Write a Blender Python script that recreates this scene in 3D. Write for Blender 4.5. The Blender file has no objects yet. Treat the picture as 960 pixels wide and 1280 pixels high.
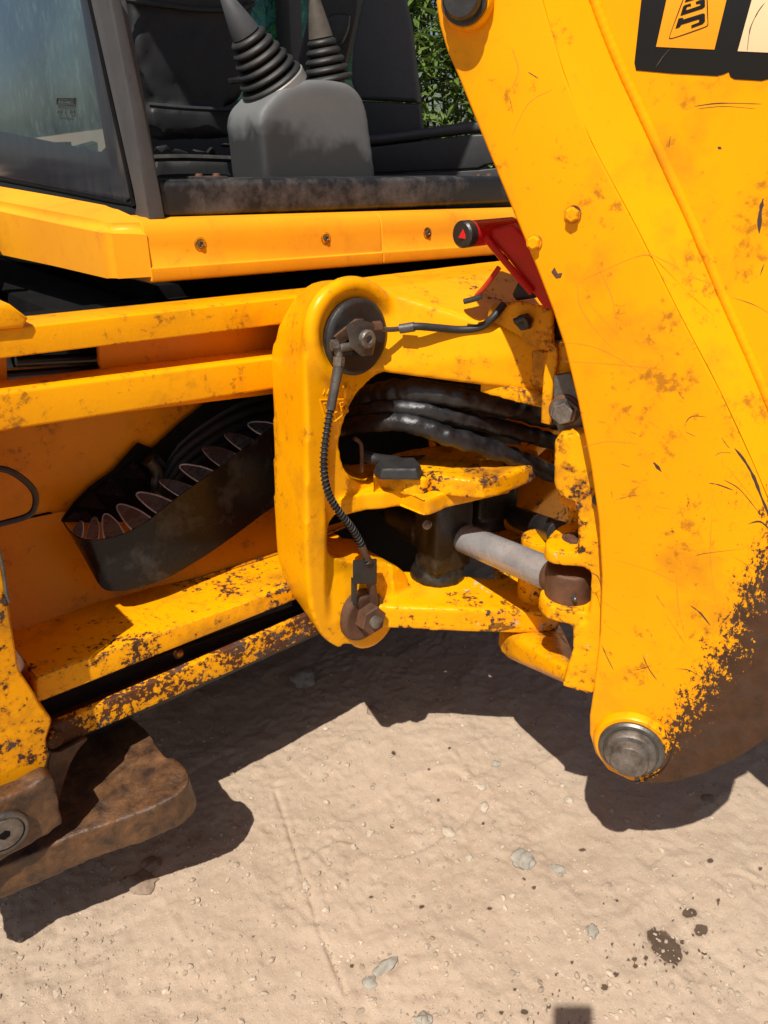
import bpy, bmesh, math, random
import numpy as np
from mathutils import Vector, Matrix, Quaternion
from mathutils.noise import noise as pnoise

random.seed(7)
R = math.radians
SC = bpy.context.scene
COL = SC.collection
V = Vector

# ------------------------------------------------------------------ camera, sun, sky, exposure
# World axes: X runs along the machine's rear frame (receding to the right), Y into the machine, Z up.
EYE = V((0.0, 0.0, 1.45))
PITCH, HEAD = R(25.0), R(49.8)
FPX = 961.0                                   # focal length in photo pixels (photo 960 x 1280)
fwd_h = V((math.cos(HEAD), math.sin(HEAD), 0)); right = V((math.sin(HEAD), -math.cos(HEAD), 0))
look = (fwd_h * math.cos(PITCH) + V((0, 0, -math.sin(PITCH)))).normalized()
up = right.cross(look).normalized()
cam_d = bpy.data.cameras.new("camera"); cam = bpy.data.objects.new("camera", cam_d); COL.objects.link(cam)
cam_d.sensor_fit = 'VERTICAL'; cam_d.sensor_height = 36.0; cam_d.lens = FPX / 1280 * 36.0
cam_d.clip_start = 0.02; cam_d.clip_end = 500
rot = Matrix((right, up, -look)).transposed()
cam.matrix_world = Matrix.Translation(EYE) @ rot.to_4x4()
SC.camera = cam

def ray(px, py):
    return look * 1.0 + right * ((px - 480) / FPX) + up * ((640 - py) / FPX)

SUN = ray(710, 1265).normalized()             # direction in which the sunlight travels
sun_d = bpy.data.lights.new("sun", 'SUN'); sun = bpy.data.objects.new("sun", sun_d); COL.objects.link(sun)
sun_d.energy = 4.6; sun_d.angle = R(0.53); sun_d.color = (1.0, 0.955, 0.88)
sun.rotation_euler = SUN.to_track_quat('-Z', 'Y').to_euler(); sun.location = (-2, -2, 6)
world = bpy.data.worlds.new("World"); SC.world = world; world.use_nodes = True
nt = world.node_tree
sky = nt.nodes.new('ShaderNodeTexSky'); sky.sky_type = 'NISHITA'; sky.sun_disc = False
sky.sun_elevation = math.asin(-SUN.z); sky.sun_rotation = math.atan2(-SUN.x, -SUN.y)
sky.dust_density = 2.0; sky.air_density = 1.0
bg = nt.nodes['Background']; bg.inputs[1].default_value = 0.05
nt.links.new(sky.outputs[0], bg.inputs[0])
SC.view_settings.view_transform = 'Standard'; SC.view_settings.look = 'None'
SC.view_settings.exposure = 0.36; SC.view_settings.gamma = 1.0
SC.render.engine = 'CYCLES'
SC.cycles.use_denoising = True
SC.cycles.max_bounces = 7; SC.cycles.diffuse_bounces = 4; SC.cycles.glossy_bounces = 3
SC.cycles.transmission_bounces = 4; SC.cycles.transparent_max_bounces = 8

# ------------------------------------------------------------------ planes and tracing helpers
class PL:
    """A real plane in the place: point o, normal n turned to the viewer."""
    def __init__(s, o, n):
        s.o = V(o); s.n = V(n).normalized()
        if s.n.dot(EYE - s.o) < 0: s.n = -s.n
        a = V((0, 0, 1)) if abs(s.n.z) < 0.9 else V((1, 0, 0))
        s.e1 = a.cross(s.n).normalized(); s.e2 = s.n.cross(s.e1).normalized()
    def at(s, px, py, d=0.0):
        r = ray(px, py); o = s.o + s.n * d
        return EYE + r * ((o - EYE).dot(s.n) / r.dot(s.n))
    def uv(s, P): q = P - s.o; return (q.dot(s.e1), q.dot(s.e2))
    def mat(s, d=0.0):
        m = Matrix((s.e1, s.e2, s.n)).transposed().to_4x4(); m.translation = s.o + s.n * d; return m
def YP(y): return PL((0, y, 0), (0, -1, 0))
def XP(x): return PL((x, 0, 0), (-1, 0, 0))
def ZP(z): return PL((0, 0, z), (0, 0, 1))
BN = V((0.883, 0.469, 0)).normalized()        # the boom is swung: normal of its side plates
def BP(d): return PL(BN * d, -BN)
F_ = YP(1.27); C_ = YP(1.12); B_ = BP(1.20)

def cr(pts, n=5, closed=True):
    P = [V(p) for p in pts]; N = len(P); out = []
    for i in range(N if closed else N - 1):
        if closed: a, b, c, d = P[i - 1], P[i], P[(i + 1) % N], P[(i + 2) % N]
        else: a, b, c, d = P[max(i - 1, 0)], P[i], P[i + 1], P[min(i + 2, N - 1)]
        for k in range(n):
            t = k / n
            out.append(0.5 * ((2 * b) + (c - a) * t + (2 * a - 5 * b + 4 * c - d) * t * t + (3 * b - a - 3 * c + d) * t ** 3))
    if not closed: out.append(P[-1])
    return out
def fillet(p2, r, n=4):
    out = []; N = len(p2)
    for i in range(N):
        a, b, c = V(p2[i - 1]), V(p2[i]), V(p2[(i + 1) % N])
        u, w = (a - b), (c - b); lu, lw = u.length, w.length
        if lu < 1e-6 or lw < 1e-6: continue
        k = min(r, lu * .45, lw * .45); s, e = b + u / lu * k, b + w / lw * k
        for j in range(n + 1):
            t = j / n; out.append((1 - t) ** 2 * s + 2 * t * (1 - t) * b + t * t * e)
    return out

def curve_slab(loops, thick, bev, res=2):
    """Closed 2-D loops -> rounded-edge plate mesh, front at 0 and back at -thick."""
    cu = bpy.data.curves.new("tmp", 'CURVE'); cu.dimensions = '2D'; cu.fill_mode = 'BOTH'
    bev = min(bev, thick * .49)
    cu.extrude = max(thick / 2 - bev, 1e-5); cu.bevel_depth = bev; cu.bevel_resolution = res; cu.offset = -bev
    for lp in loops:
        sp = cu.splines.new('POLY'); sp.points.add(len(lp) - 1); sp.use_cyclic_u = True
        for q, p in zip(sp.points, lp): q.co = (p[0], p[1], 0, 1)
    ob = bpy.data.objects.new("tmp", cu); COL.objects.link(ob)
    dg = bpy.context.evaluated_depsgraph_get()
    me = bpy.data.meshes.new_from_object(ob.evaluated_get(dg))
    bpy.data.objects.remove(ob); bpy.data.curves.remove(cu)
    me.transform(Matrix.Translation((0, 0, -thick / 2)))
    me.materials.clear()
    bm = bmesh.new(); bm.from_mesh(me); bmesh.ops.remove_doubles(bm, verts=bm.verts, dist=1e-5)
    bmesh.ops.recalc_face_normals(bm, faces=bm.faces); bm.to_mesh(me); bm.free()
    return me
def prism(lp, thick):
    """Closed straight-sided plate, ready to be fused into a casting."""
    bm = bmesh.new(); n = len(lp)
    f = [bm.verts.new((p[0], p[1], 0)) for p in lp]; b = [bm.verts.new((p[0], p[1], -thick)) for p in lp]
    from mathutils.geometry import tessellate_polygon
    for t in tessellate_polygon([[V((p[0], p[1], 0)) for p in lp]]):
        bm.faces.new([f[i] for i in t]); bm.faces.new([b[i] for i in t][::-1])
    for i in range(n): j = (i + 1) % n; bm.faces.new((f[i], b[i], b[j], f[j]))
    bmesh.ops.recalc_face_normals(bm, faces=bm.faces); me = bpy.data.meshes.new("m"); bm.to_mesh(me); bm.free(); return me
def slab(px, pl, thick, bev=.003, r=0.0, smooth=0, d=0.0, holes=(), res=2):
    lp = [V(pl.uv(pl.at(*p))) for p in px] if d == 0 else [V(pl.uv(pl.at(p[0], p[1], d))) for p in px]
    if smooth: lp = cr(lp, smooth)
    if r: lp = fillet(lp, r)
    loops = [lp]
    for h in holes: loops.append(cr([V(pl.uv(pl.at(p[0], p[1], d))) for p in h], 3))
    me = prism(lp, thick) if bev == 0 else curve_slab(loops, thick, bev, res)
    me.transform(pl.mat(d)); return me
def plan(xy, z1, z0, bev=.004, smooth=0, r=0.0, res=2):
    lp = [V((p[0], p[1])) for p in xy]
    if smooth: lp = cr(lp, smooth)
    if r: lp = fillet(lp, r)
    me = prism(lp, z1 - z0) if bev == 0 else curve_slab([lp], z1 - z0, bev, res)
    me.transform(Matrix.Translation((0, 0, z1))); return me
def hull(pts, bev=0.0):
    bm = bmesh.new()
    for p in pts: bm.verts.new(p)
    bmesh.ops.convex_hull(bm, input=bm.verts)
    bmesh.ops.delete(bm, geom=[v for v in bm.verts if not v.link_faces], context='VERTS')
    bmesh.ops.dissolve_limit(bm, angle_limit=R(2), verts=bm.verts, edges=bm.edges)
    if bev: bmesh.ops.bevel(bm, geom=bm.edges[:], offset=bev, segments=2, affect='EDGES', profile=.6, clamp_overlap=True)
    bmesh.ops.recalc_face_normals(bm, faces=bm.faces)
    me = bpy.data.meshes.new("m"); bm.to_mesh(me); bm.free(); return me
def box(x0, x1, y0, y1, z0, z1, bev=.003):
    return hull([(x, y, z) for x in (x0, x1) for y in (y0, y1) for z in (z0, z1)], bev)
def frame_of(ax):
    ax = V(ax).normalized(); a = V((0, 0, 1)) if abs(ax.z) < .9 else V((1, 0, 0))
    u = a.cross(ax).normalized(); return u, ax.cross(u).normalized(), ax
def lathe(o, ax, prof, segs=28, rot=0.0, cap=True):
    """prof: list of (t along axis, radius)."""
    u, w, ax = frame_of(ax); o = V(o); vs = []; fs = []
    for t, r in prof:
        for k in range(segs):
            a = rot + 2 * math.pi * k / segs
            vs.append(o + ax * t + (u * math.cos(a) + w * math.sin(a)) * r)
    for i in range(len(prof) - 1):
        for k in range(segs):
            a, b = i * segs + k, i * segs + (k + 1) % segs; fs.append((a, b, b + segs, a + segs))
    if cap:
        if prof[0][1] > 1e-6: fs.append(tuple(range(segs))[::-1])
        n = (len(prof) - 1) * segs
        if prof[-1][1] > 1e-6: fs.append(tuple(range(n, n + segs)))
    me = bpy.data.meshes.new("m"); me.from_pydata(vs, [], fs); me.update()
    bm = bmesh.new(); bm.from_mesh(me); bmesh.ops.remove_doubles(bm, verts=bm.verts, dist=1e-6); bmesh.ops.recalc_face_normals(bm, faces=bm.faces); bm.to_mesh(me); bm.free()
    return me
def cyl(p0, p1, r, segs=24, c=.002):
    p0, p1 = V(p0), V(p1); L = (p1 - p0).length
    return lathe(p0, p1 - p0, [(0, r - c), (c, r), (L - c, r), (L, r - c)], segs)
def nut(o, ax, r, h, rot=.3, c=.0025):
    return lathe(o, ax, [(0, r), (h - c, r), (h, r - c)], 6, rot)
def tube(pts, rad, segs=12, sub=6, wob=0.0, seed=0, smooth=True, caps=True):
    P = cr(pts, sub, False) if smooth else [V(p) for p in pts]
    N = len(P); vs = []; fs = []; T = [(P[min(i + 1, N - 1)] - P[max(i - 1, 0)]).normalized() for i in range(N)]
    u = frame_of(T[0])[0]; s = 0
    for i in range(N):
        u = (u - T[i] * u.dot(T[i])).normalized(); w = T[i].cross(u)
        if i: s += (P[i] - P[i - 1]).length
        r = rad(i / (N - 1), s) if callable(rad) else rad
        for k in range(segs):
            a = 2 * math.pi * k / segs; d = u * math.cos(a) + w * math.sin(a)
            rr = r * (1 + wob * (pnoise((P[i] + d * r) * 38 + V((seed, 0, 0))) + .6 * pnoise((P[i] + d * r) * 90 + V((seed, 3, 0))))) if wob else r
            vs.append(P[i] + d * rr)
    for i in range(N - 1):
        for k in range(segs):
            a, b = i * segs + k, i * segs + (k + 1) % segs; fs.append((a, b, b + segs, a + segs))
    if caps: fs.append(tuple(range(segs))[::-1]); fs.append(tuple(range((N - 1) * segs, N * segs)))
    me = bpy.data.meshes.new("m"); me.from_pydata(vs, [], fs); me.update(); return me
def helix(pts, R0, r, turns, segs=6, per=12, sub=8):
    P = cr(pts, sub, False); D = [0]
    for a, b in zip(P, P[1:]): D.append(D[-1] + (b - a).length)
    T = [(P[min(i + 1, len(P) - 1)] - P[max(i - 1, 0)]).normalized() for i in range(len(P))]
    U = []; u = frame_of(T[0])[0]
    for t in T: u = (u - t * u.dot(t)).normalized(); U.append(u)
    out = []; n = int(turns * per)
    for i in range(n + 1):
        s = D[-1] * i / n; j = max(0, min(len(P) - 2, int(np.searchsorted(D, s)) - 1)); f = (s - D[j]) / max(D[j + 1] - D[j], 1e-9)
        p = P[j].lerp(P[j + 1], f); t = T[j].lerp(T[j + 1], f).normalized(); uu = U[j].lerp(U[j + 1], f)
        uu = (uu - t * uu.dot(t)).normalized(); a = 2 * math.pi * i / per
        out.append(p + (uu * math.cos(a) + t.cross(uu) * math.sin(a)) * R0)
    return tube(out, r, segs, 1, smooth=False)
def sheet(quads_pts, faces, thick=.003):
    me = bpy.data.meshes.new("m"); me.from_pydata([V(p) for p in quads_pts], [], faces); me.update()
    bm = bmesh.new(); bm.from_mesh(me); bmesh.ops.recalc_face_normals(bm, faces=bm.faces)
    bmesh.ops.solidify(bm, geom=bm.faces[:], thickness=thick); bmesh.ops.recalc_face_normals(bm, faces=bm.faces)
    bm.to_mesh(me); bm.free(); return me
def join(meshes):
    bm = bmesh.new()
    for m in meshes: bm.from_mesh(m); bpy.data.meshes.remove(m)
    me = bpy.data.meshes.new("m"); bm.to_mesh(me); bm.free(); return me
def cast(meshes, vox=.005, it=6, rough=0.0, seed=0):
    """Fuse closed shells into one casting with soft fillets."""
    me = join(meshes); ob = bpy.data.objects.new("tmp", me); COL.objects.link(ob)
    m = ob.modifiers.new("r", 'REMESH'); m.mode = 'VOXEL'; m.voxel_size = vox; m.adaptivity = 0
    if it: s = ob.modifiers.new("s", 'SMOOTH'); s.factor = .5; s.iterations = it
    dg = bpy.context.evaluated_depsgraph_get(); out = bpy.data.meshes.new_from_object(ob.evaluated_get(dg))
    bpy.data.objects.remove(ob); bpy.data.meshes.remove(me)
    if rough:
        bm = bmesh.new(); bm.from_mesh(out); bm.normal_update()
        for v in bm.verts:
            q = v.co + V((seed, 0, 0)); v.co += v.normal * rough * (pnoise(q * 22) + .5 * pnoise(q * 60))
        bm.to_mesh(out); bm.free()
    out.materials.clear(); out.shade_smooth(); return out

# ------------------------------------------------------------------ objects, labels
def thing(name, label, cat, loc, group=None):
    o = bpy.data.objects.new(name, None); COL.objects.link(o); o.location = loc; o.empty_display_size = .1
    o["label"] = label; o["category"] = cat
    if group: o["group"] = group
    return o
def wmat(o): return Matrix.Translation(o.location) if o.type == 'EMPTY' else Matrix.Identity(4)
def obj(name, me, mat, parent=None, smooth=True, label=None, kind=None, angle=38):
    me.name = name
    o = bpy.data.objects.new(name, me); COL.objects.link(o)
    if mat is not None: me.materials.clear(); me.materials.append(mat)
    if smooth:
        me.shade_smooth()
        me.set_sharp_from_angle(angle=R(angle))
    if parent is not None:
        o.parent = parent
        if parent.type == 'EMPTY': o.matrix_parent_inverse = Matrix.Translation(-parent.location)
    if label: o["label"] = label
    if kind: o["kind"] = kind
    return o

# ------------------------------------------------------------------ materials
class NT:
    def __init__(s, name):
        s.m = bpy.data.materials.new(name); s.m.use_nodes = True; s.t = s.m.node_tree; s.b = s.t.nodes['Principled BSDF']
        tc = s.t.nodes.new('ShaderNodeTexCoord'); s.co = tc.outputs['Object']
    def n(s, typ, **kw):
        q = s.t.nodes.new(typ)
        for k, v in kw.items(): setattr(q, k, v)
        return q
    def set(s, sock, v):
        if hasattr(v, 'is_linked') or hasattr(v, 'links'): s.t.links.new(v, sock)
        else: sock.default_value = v
    def noise(s, scale, detail=4, rough=.55, co=None, dist=0.0, off=0.0):
        q = s.n('ShaderNodeTexNoise'); q.inputs['Scale'].default_value = scale; q.inputs['Detail'].default_value = detail
        q.inputs['Roughness'].default_value = rough; q.inputs['Distortion'].default_value = dist
        c = co or s.co
        if off:
            a = s.n('ShaderNodeVectorMath', operation='ADD'); s.t.links.new(c, a.inputs[0]); a.inputs[1].default_value = (off, off * .7, -off * .4); c = a.outputs[0]
        s.t.links.new(c, q.inputs['Vector']); return q.outputs['Fac']
    def stretch(s, v):
        a = s.n('ShaderNodeMapping'); s.t.links.new(s.co, a.inputs[0]); a.inputs['Scale'].default_value = v; return a.outputs[0]
    def math(s, op, a, b=0.0, clamp=False):
        q = s.n('ShaderNodeMath', operation=op); q.use_clamp = clamp; s.set(q.inputs[0], a); s.set(q.inputs[1], b); return q.outputs[0]
    def step(s, v, lo, hi, o0=0.0, o1=1.0):
        q = s.n('ShaderNodeMapRange'); q.clamp = True; s.set(q.inputs[0], v); s.set(q.inputs[1], lo); s.set(q.inputs[2], hi)
        s.set(q.inputs[3], o0); s.set(q.inputs[4], o1); return q.outputs[0]
    def mix(s, f, a, b):
        q = s.n('ShaderNodeMix', data_type='RGBA'); s.set(q.inputs[0], f)
        s.set(q.inputs[6], (*a, 1) if isinstance(a, tuple) else a); s.set(q.inputs[7], (*b, 1) if isinstance(b, tuple) else b); return q.outputs[2]
    def dot(s, v):
        q = s.n('ShaderNodeVectorMath', operation='DOT_PRODUCT'); s.t.links.new(s.co, q.inputs[0]); q.inputs[1].default_value = v; return q.outputs['Value']
    def edge(s, rad=.004):
        bv = s.n('ShaderNodeBevel'); bv.samples = 4; bv.inputs[0].default_value = rad
        g = s.n('ShaderNodeNewGeometry'); d = s.n('ShaderNodeVectorMath', operation='DOT_PRODUCT')
        s.t.links.new(bv.outputs[0], d.inputs[0]); s.t.links.new(g.outputs['True Normal'], d.inputs[1])
        return s.step(d.outputs['Value'], 1.0, .80)
    def bump(s, h, strength=.3, dist=.002, nrm=None):
        q = s.n('ShaderNodeBump'); q.inputs['Strength'].default_value = strength; q.inputs['Distance'].default_value = dist
        s.t.links.new(h, q.inputs['Height'])
        if nrm: s.t.links.new(nrm, q.inputs['Normal'])
        return q.outputs[0]
    def out(s, col=None, rough=None, metal=None, nrm=None, spec=None, coat=None):
        for k, v in (('Base Color', col), ('Roughness', rough), ('Metallic', metal), ('Normal', nrm), ('Specular IOR Level', spec), ('Coat Weight', coat)):
            if v is None: continue
            s.set(s.b.inputs[k], (*v, 1) if isinstance(v, tuple) and k == 'Base Color' else v)
        return s.m

YEL = (0.88, 0.376, 0.0012)
def paint(name, chips=.25, dirt=.3, edge=.5, base=YEL, rough=.29, peel=.25, scratch=.08, masks=(), seed=0.0, rustc=(.055, .026, .016), scale=1.0, scuff=0.0, primer=.55, chipscale=1.0, drift=.55, grime=0.0):
    """Old machine enamel: tone drift, grime, scratches, chips down to rust; masks = [(vec, offset, width, gain)] local wear."""
    t = NT(name)
    lo = t.noise(3.2 * scale, 3, .5, off=seed + .01); mid = t.noise(14 * scale, 5, .6, off=seed + 2.3)
    fine = t.noise(75 * scale, 6, .68, off=seed + 5.1)
    col = t.mix(t.step(lo, .35, .7), base, (base[0] * .93, base[1] * .86, base[2] * 1.0))
    col = t.mix(t.step(mid, .52, .78, 0, drift), col, (base[0] * .78, base[1] * .62, base[2] + .004))
    # greasy smudges
    sm = t.math('MULTIPLY', t.step(t.noise(9 * scale, 5, .62, off=seed + 8.8), .60 - .10 * dirt, .80 - .08 * dirt), dirt, True)
    col = t.mix(sm, col, (.30, .115, .012))
    grit = t.step(t.math('ADD', t.math('MULTIPLY', fine, .6), t.math('MULTIPLY', mid, .5)), .64 - .05 * dirt, .72 - .05 * dirt, 0, .75 * min(1, dirt * 1.5))
    col = t.mix(grit, col, (.16, .062, .012))
    # thin scratches
    sc = None
    for k, (st, o) in enumerate((((3, 14, 2.4), 1.7), ((12, 2.5, 3), 4.4))):
        q = t.noise(4.2 * scale, 2, .5, co=t.stretch(st), off=seed + o, dist=.6)
        line = t.step(t.math('ABSOLUTE', t.math('SUBTRACT', q, .5)), 0.0, .0055, 1, 0)
        gate = t.step(t.noise(7 * scale, 3, .5, off=seed + o + 11), .54, .60)
        line = t.math('MULTIPLY', line, gate); sc = line if sc is None else t.math('MAXIMUM', sc, line)
    col = t.mix(t.math('MULTIPLY', sc, min(1, scratch * 1.6), True), col, (.14, .055, .012))
    G = None
    for vec, off, width, gain in masks:
        g = t.step(t.dot(vec), off - width, off + width, -.02, gain); G = g if G is None else t.math('ADD', G, g)
    if scuff:                                  # pale rubbed marks and black transfer streaks
        su = t.math('ADD', t.math('MULTIPLY', t.noise(16 * scale, 5, .7, off=seed + 15), .7), t.math('MULTIPLY', fine, .35))
        if G is not None and grime: su, gk = t.math('ADD', su, t.math('MULTIPLY', G, grime)), t.math('MULTIPLY', G, grime)
        else: gk = 0.0
        col = t.mix(t.step(su, .735 - .06 * scuff, .76 - .06 * scuff, 0, .8), col, (.52, .47, .40))
        sk_ = t.math('ADD', t.math('MULTIPLY', t.noise(13 * scale, 5, .72, off=seed + 19, co=t.stretch((1, 1, 2.6))), .75), t.math('MULTIPLY', fine, .3))
        sk_ = t.math('ADD', sk_, gk)
        col = t.mix(t.step(sk_, .70 - .07 * scuff, .745 - .07 * scuff, 0, .85), col, (.040, .022, .012))
    # chips
    cf, cm_ = (fine, mid) if chipscale == 1.0 else (t.noise(75 * chipscale, 6, .72, off=seed + 21, co=t.stretch((1, 1, .6))), t.noise(22 * chipscale, 5, .65, off=seed + 23))
    cv = t.math('ADD', t.math('MULTIPLY', cf, .62), t.math('MULTIPLY', cm_, .40))
    cv = t.math('ADD', cv, t.math('MULTIPLY', t.noise(4.5 * scale, 2, .5, off=seed + 7.7), .28))
    if edge: cv = t.math('ADD', cv, t.math('MULTIPLY', t.edge(.0045), .16 * edge))
    rustm = None
    if G is not None: cv = t.math('ADD', cv, G)
    th = .865 - .15 * chips
    ch = t.step(cv, th - .004, th + .016)
    col = t.mix(t.step(cv, th - .075, th, 0, .42), col, (.40, .135, .008))
    prim = t.step(t.noise(30, 3, .5, off=seed + 9.4), .50, .62)
    rc = t.mix(t.step(t.noise(34, 8, .75, off=seed + 12), .3, .8), (rustc[0] * .6, rustc[1] * .6, rustc[2] * .65), (rustc[0] * 1.45, rustc[1] * 1.2, rustc[2]))
    rc = t.mix(t.math('MULTIPLY', prim, primer), rc, (.075, .068, .07))
    col = t.mix(ch, col, rc)
    h = t.math('ADD', t.math('MULTIPLY', ch, -1.0), t.math('MULTIPLY', t.noise(150, 3, .5), peel))
    h = t.math('ADD', h, t.math('MULTIPLY', t.noise(20 * scale, 4, .5, off=3.0), peel * 1.6))
    rg = t.math('ADD', t.math('MULTIPLY', ch, .38), t.math('MULTIPLY', mid, .22))
    rg = t.math('ADD', rg, rough - .10)
    t.b.inputs['Specular Tint'].default_value = (1.0, .82, .45, 1)
    return t.out(col, rg, None, t.bump(h, .55, .0012), .34)
def metal_mat(name, c0, c1, rough=.5, metal=.0, bump=.3, scale=1.0, seed=0.0, spec=.5, lo=.35, hi=.7):
    t = NT(name); a = t.noise(11 * scale, 7, .68, off=seed + .3); b = t.noise(90 * scale, 5, .7, off=seed + 4)
    col = t.mix(t.step(a, lo, hi), c0, c1); col = t.mix(t.step(b, .55, .75, 0, .6), col, tuple(x * .5 for x in c0))
    rg = t.math('ADD', t.math('MULTIPLY', a, .35), rough - .17)
    h = t.math('ADD', t.math('MULTIPLY', a, .8), t.math('MULTIPLY', b, .5))
    return t.out(col, rg, metal, t.bump(h, bump, .003), spec)

M_Y = paint("yellow_paint", .22, .35, .5)
M_YCAST = paint("yellow_cast_paint", .24, .48, .9, peel=.35, seed=3.0, scratch=.08, scuff=.30,
                grime=.9,
                masks=[((0, 0, -1), -.56, .07, .085), ((1, 0, 0), 1.04, .10, .075)])
M_YRAIL = paint("yellow_rail_paint", .34, .6, 1.3, scuff=.38, peel=.5, seed=5.0)
M_YIN = paint("yellow_shade_paint", .12, .5, .3, seed=8.0, peel=.3, base=(.74, .255, .003))  # darker, more orange than YEL: recess shade mixed into the colour
M_YWORN = paint("worn_yellow_paint", .86, .75, 2.0, seed=11.0, scuff=.4, peel=.5, rustc=(.06, .026, .016))
M_YRUST = paint("rusting_yellow_paint", 1.62, .6, .8, seed=14.0, peel=.6, rustc=(.085, .032, .017))
M_YARM = paint("greasy_yellow_paint", .75, 1.2, 1.0, seed=17.0, scuff=1.0, peel=.6)
M_YKING = paint("kingpost_yellow_paint", .66, 1.0, 1.3, seed=21.0, scuff=1.0, peel=.5)
M_TRIM = paint("yellow_moulded_plastic", .0, .12, .0, base=(.86, .36, .012), rough=.42, peel=.06, scratch=.1, seed=25.0)
M_RUST = metal_mat("rusted_steel", (.045, .022, .014), (.15, .062, .026), .62, 0, .7, seed=2)
M_PAD = metal_mat("rust_brown_steel", (.028, .014, .008), (.165, .072, .024), .46, 0, 1.0, 2.6, seed=6, spec=.6)
M_DARK = metal_mat("dark_oily_steel", (.012, .011, .011), (.035, .032, .030), .38, 0, .5, seed=9, spec=.6)
M_GREY = metal_mat("worn_grey_steel", (.10, .092, .085), (.20, .185, .165), .42, .75, .25, 2, seed=12)
M_BOLT = metal_mat("bolt_steel", (.095, .078, .064), (.26, .23, .20), .42, .5, .4, 3, seed=15)
M_CHROME = metal_mat("plated_rod_steel", (.30, .295, .29), (.43, .42, .41), .26, .35, .05, 1.5, seed=18)
M_RUBBER = metal_mat("black_rubber", (.012, .012, .012), (.028, .027, .026), .55, 0, .2, 2, seed=21)
M_WRAP = metal_mat("shiny_black_sleeve", (.006, .006, .007), (.020, .020, .022), .33, 0, .5, 2.5, seed=23, spec=.6)
M_GUARD = metal_mat("glossy_black_sheet", (.007, .007, .008), (.034, .033, .032), .27, 0, .22, 1.2, seed=26, spec=.28, lo=.5, hi=.62)
M_EDGE = metal_mat("edge_glint_steel", (.34, .35, .36), (.60, .61, .62), .35, .1, .1, 3, seed=28)  # tooth-edge highlight painted in: pale so the rims seem to catch sky
M_TAB = metal_mat("sky_sheen_black_steel", (.030, .036, .042), (.085, .095, .105), .27, .0, .15, 2, seed=27, spec=.8)  # greyer and bluer than the guard: sky reflection mixed into the tooth colour
M_TRUN = metal_mat("oily_black_casting", (.0075, .007, .006), (.050, .038, .020), .40, 0, .7, 2.4, seed=29, spec=.5, lo=.50, hi=.80)
M_CABP = metal_mat("cab_grey_black_plastic", (.050, .052, .057), (.068, .070, .074), .55, 0, .12, .6, seed=32)
M_CABIN = metal_mat("cab_dark_trim", (.026, .027, .028), (.042, .043, .044), .55, 0, .12, .6, seed=34)
M_SILL = metal_mat("scuffed_black_sill", (.012, .012, .013), (.085, .076, .072), .46, 0, .5, .9, seed=36, lo=.48, hi=.66)
M_SEAT = metal_mat("black_seat_vinyl", (.010, .010, .011), (.018, .018, .019), .55, 0, .3, .8, seed=38)
M_BLACK = metal_mat("shade_and_trim_black", (.004, .004, .004), (.008, .0075, .007), .8, 0, .2, seed=40, spec=.1)  # near-black that stands for shade in hollows; also on seal and hex socket
M_RED = paint("red_enamel", .35, .5, .8, base=(.55, .012, .014), seed=31.0, peel=.3)

def boom_wear():
    a, b, c = B_.at(985, 690), B_.at(818, 985), B_.at(960, 900)
    e = (b - a).normalized(); nv = (c - a) - e * (c - a).dot(e); nv.normalize(); return tuple(nv), a.dot(nv)
bw, bo = boom_wear()
M_BOOM = paint("boom_yellow_paint", .19, .52, .2, base=(.88, .350, .001), primer=.12, chipscale=2.3, drift=.38, seed=40.0, peel=.10, scratch=.0, scale=.8,
               scuff=.34, masks=[(bw, bo + .005, .075, .40), (bw, bo - .16, .14, .07)], rustc=(.060, .031, .020))
M_BOOM2 = paint("boom_section_yellow_paint", .15, .5, .2, base=(.88, .350, .001), primer=.12, chipscale=2.3, drift=.38, seed=47.0, peel=.10, scratch=.0, scale=.8,
                scuff=.28, masks=[(bw, bo - .02, .10, .34), (bw, bo - .20, .14, .06)], rustc=(.060, .031, .020))

# ------------------------------------------------------------------ the backhoe loader
LD = thing("backhoe_loader", "yellow backhoe loader with open black cab and swung digging arm, standing on sand",
           "backhoe loader", (1.1, 1.5, 0))
def ln(p, q, x): return p[1] + (q[1] - p[1]) * (x - p[0]) / (q[0] - p[0])
def strip(p0, p1, q0, q1, xa, xb):            # quad between two straight traced lines
    return [(xa, ln(p0, p1, xa)), (xb, ln(p0, p1, xb)), (xb, ln(q0, q1, xb)), (xa, ln(q0, q1, xa))]

# --- rear frame
fr = obj("rear_frame", slab(strip((0, 411), (350, 373), (0, 449), (350, 406), -420, 690), F_, .09, .005), M_YRAIL, LD)
obj("frame_rail", slab(strip((0, 489), (350, 445), (0, 541), (350, 486), -420, 690), F_, .077, .009, res=3), M_YRAIL, fr)
obj("back_plate", slab([(122, 408), (430, 374), (430, 482), (122, 520), (131, 470), (124, 455)], YP(1.345), .012, .003), M_YIN, fr)
obj("frame_lug", slab([(-60, 384), (14, 381), (36, 398), (30, 410), (-60, 418)], YP(1.262), .10, .006), M_YRAIL, fr)
obj("frame_post", slab([(-60, 440), (9, 440), (11, 520), (-60, 520)], YP(1.36), .05, .004), M_YIN, fr)
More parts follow.
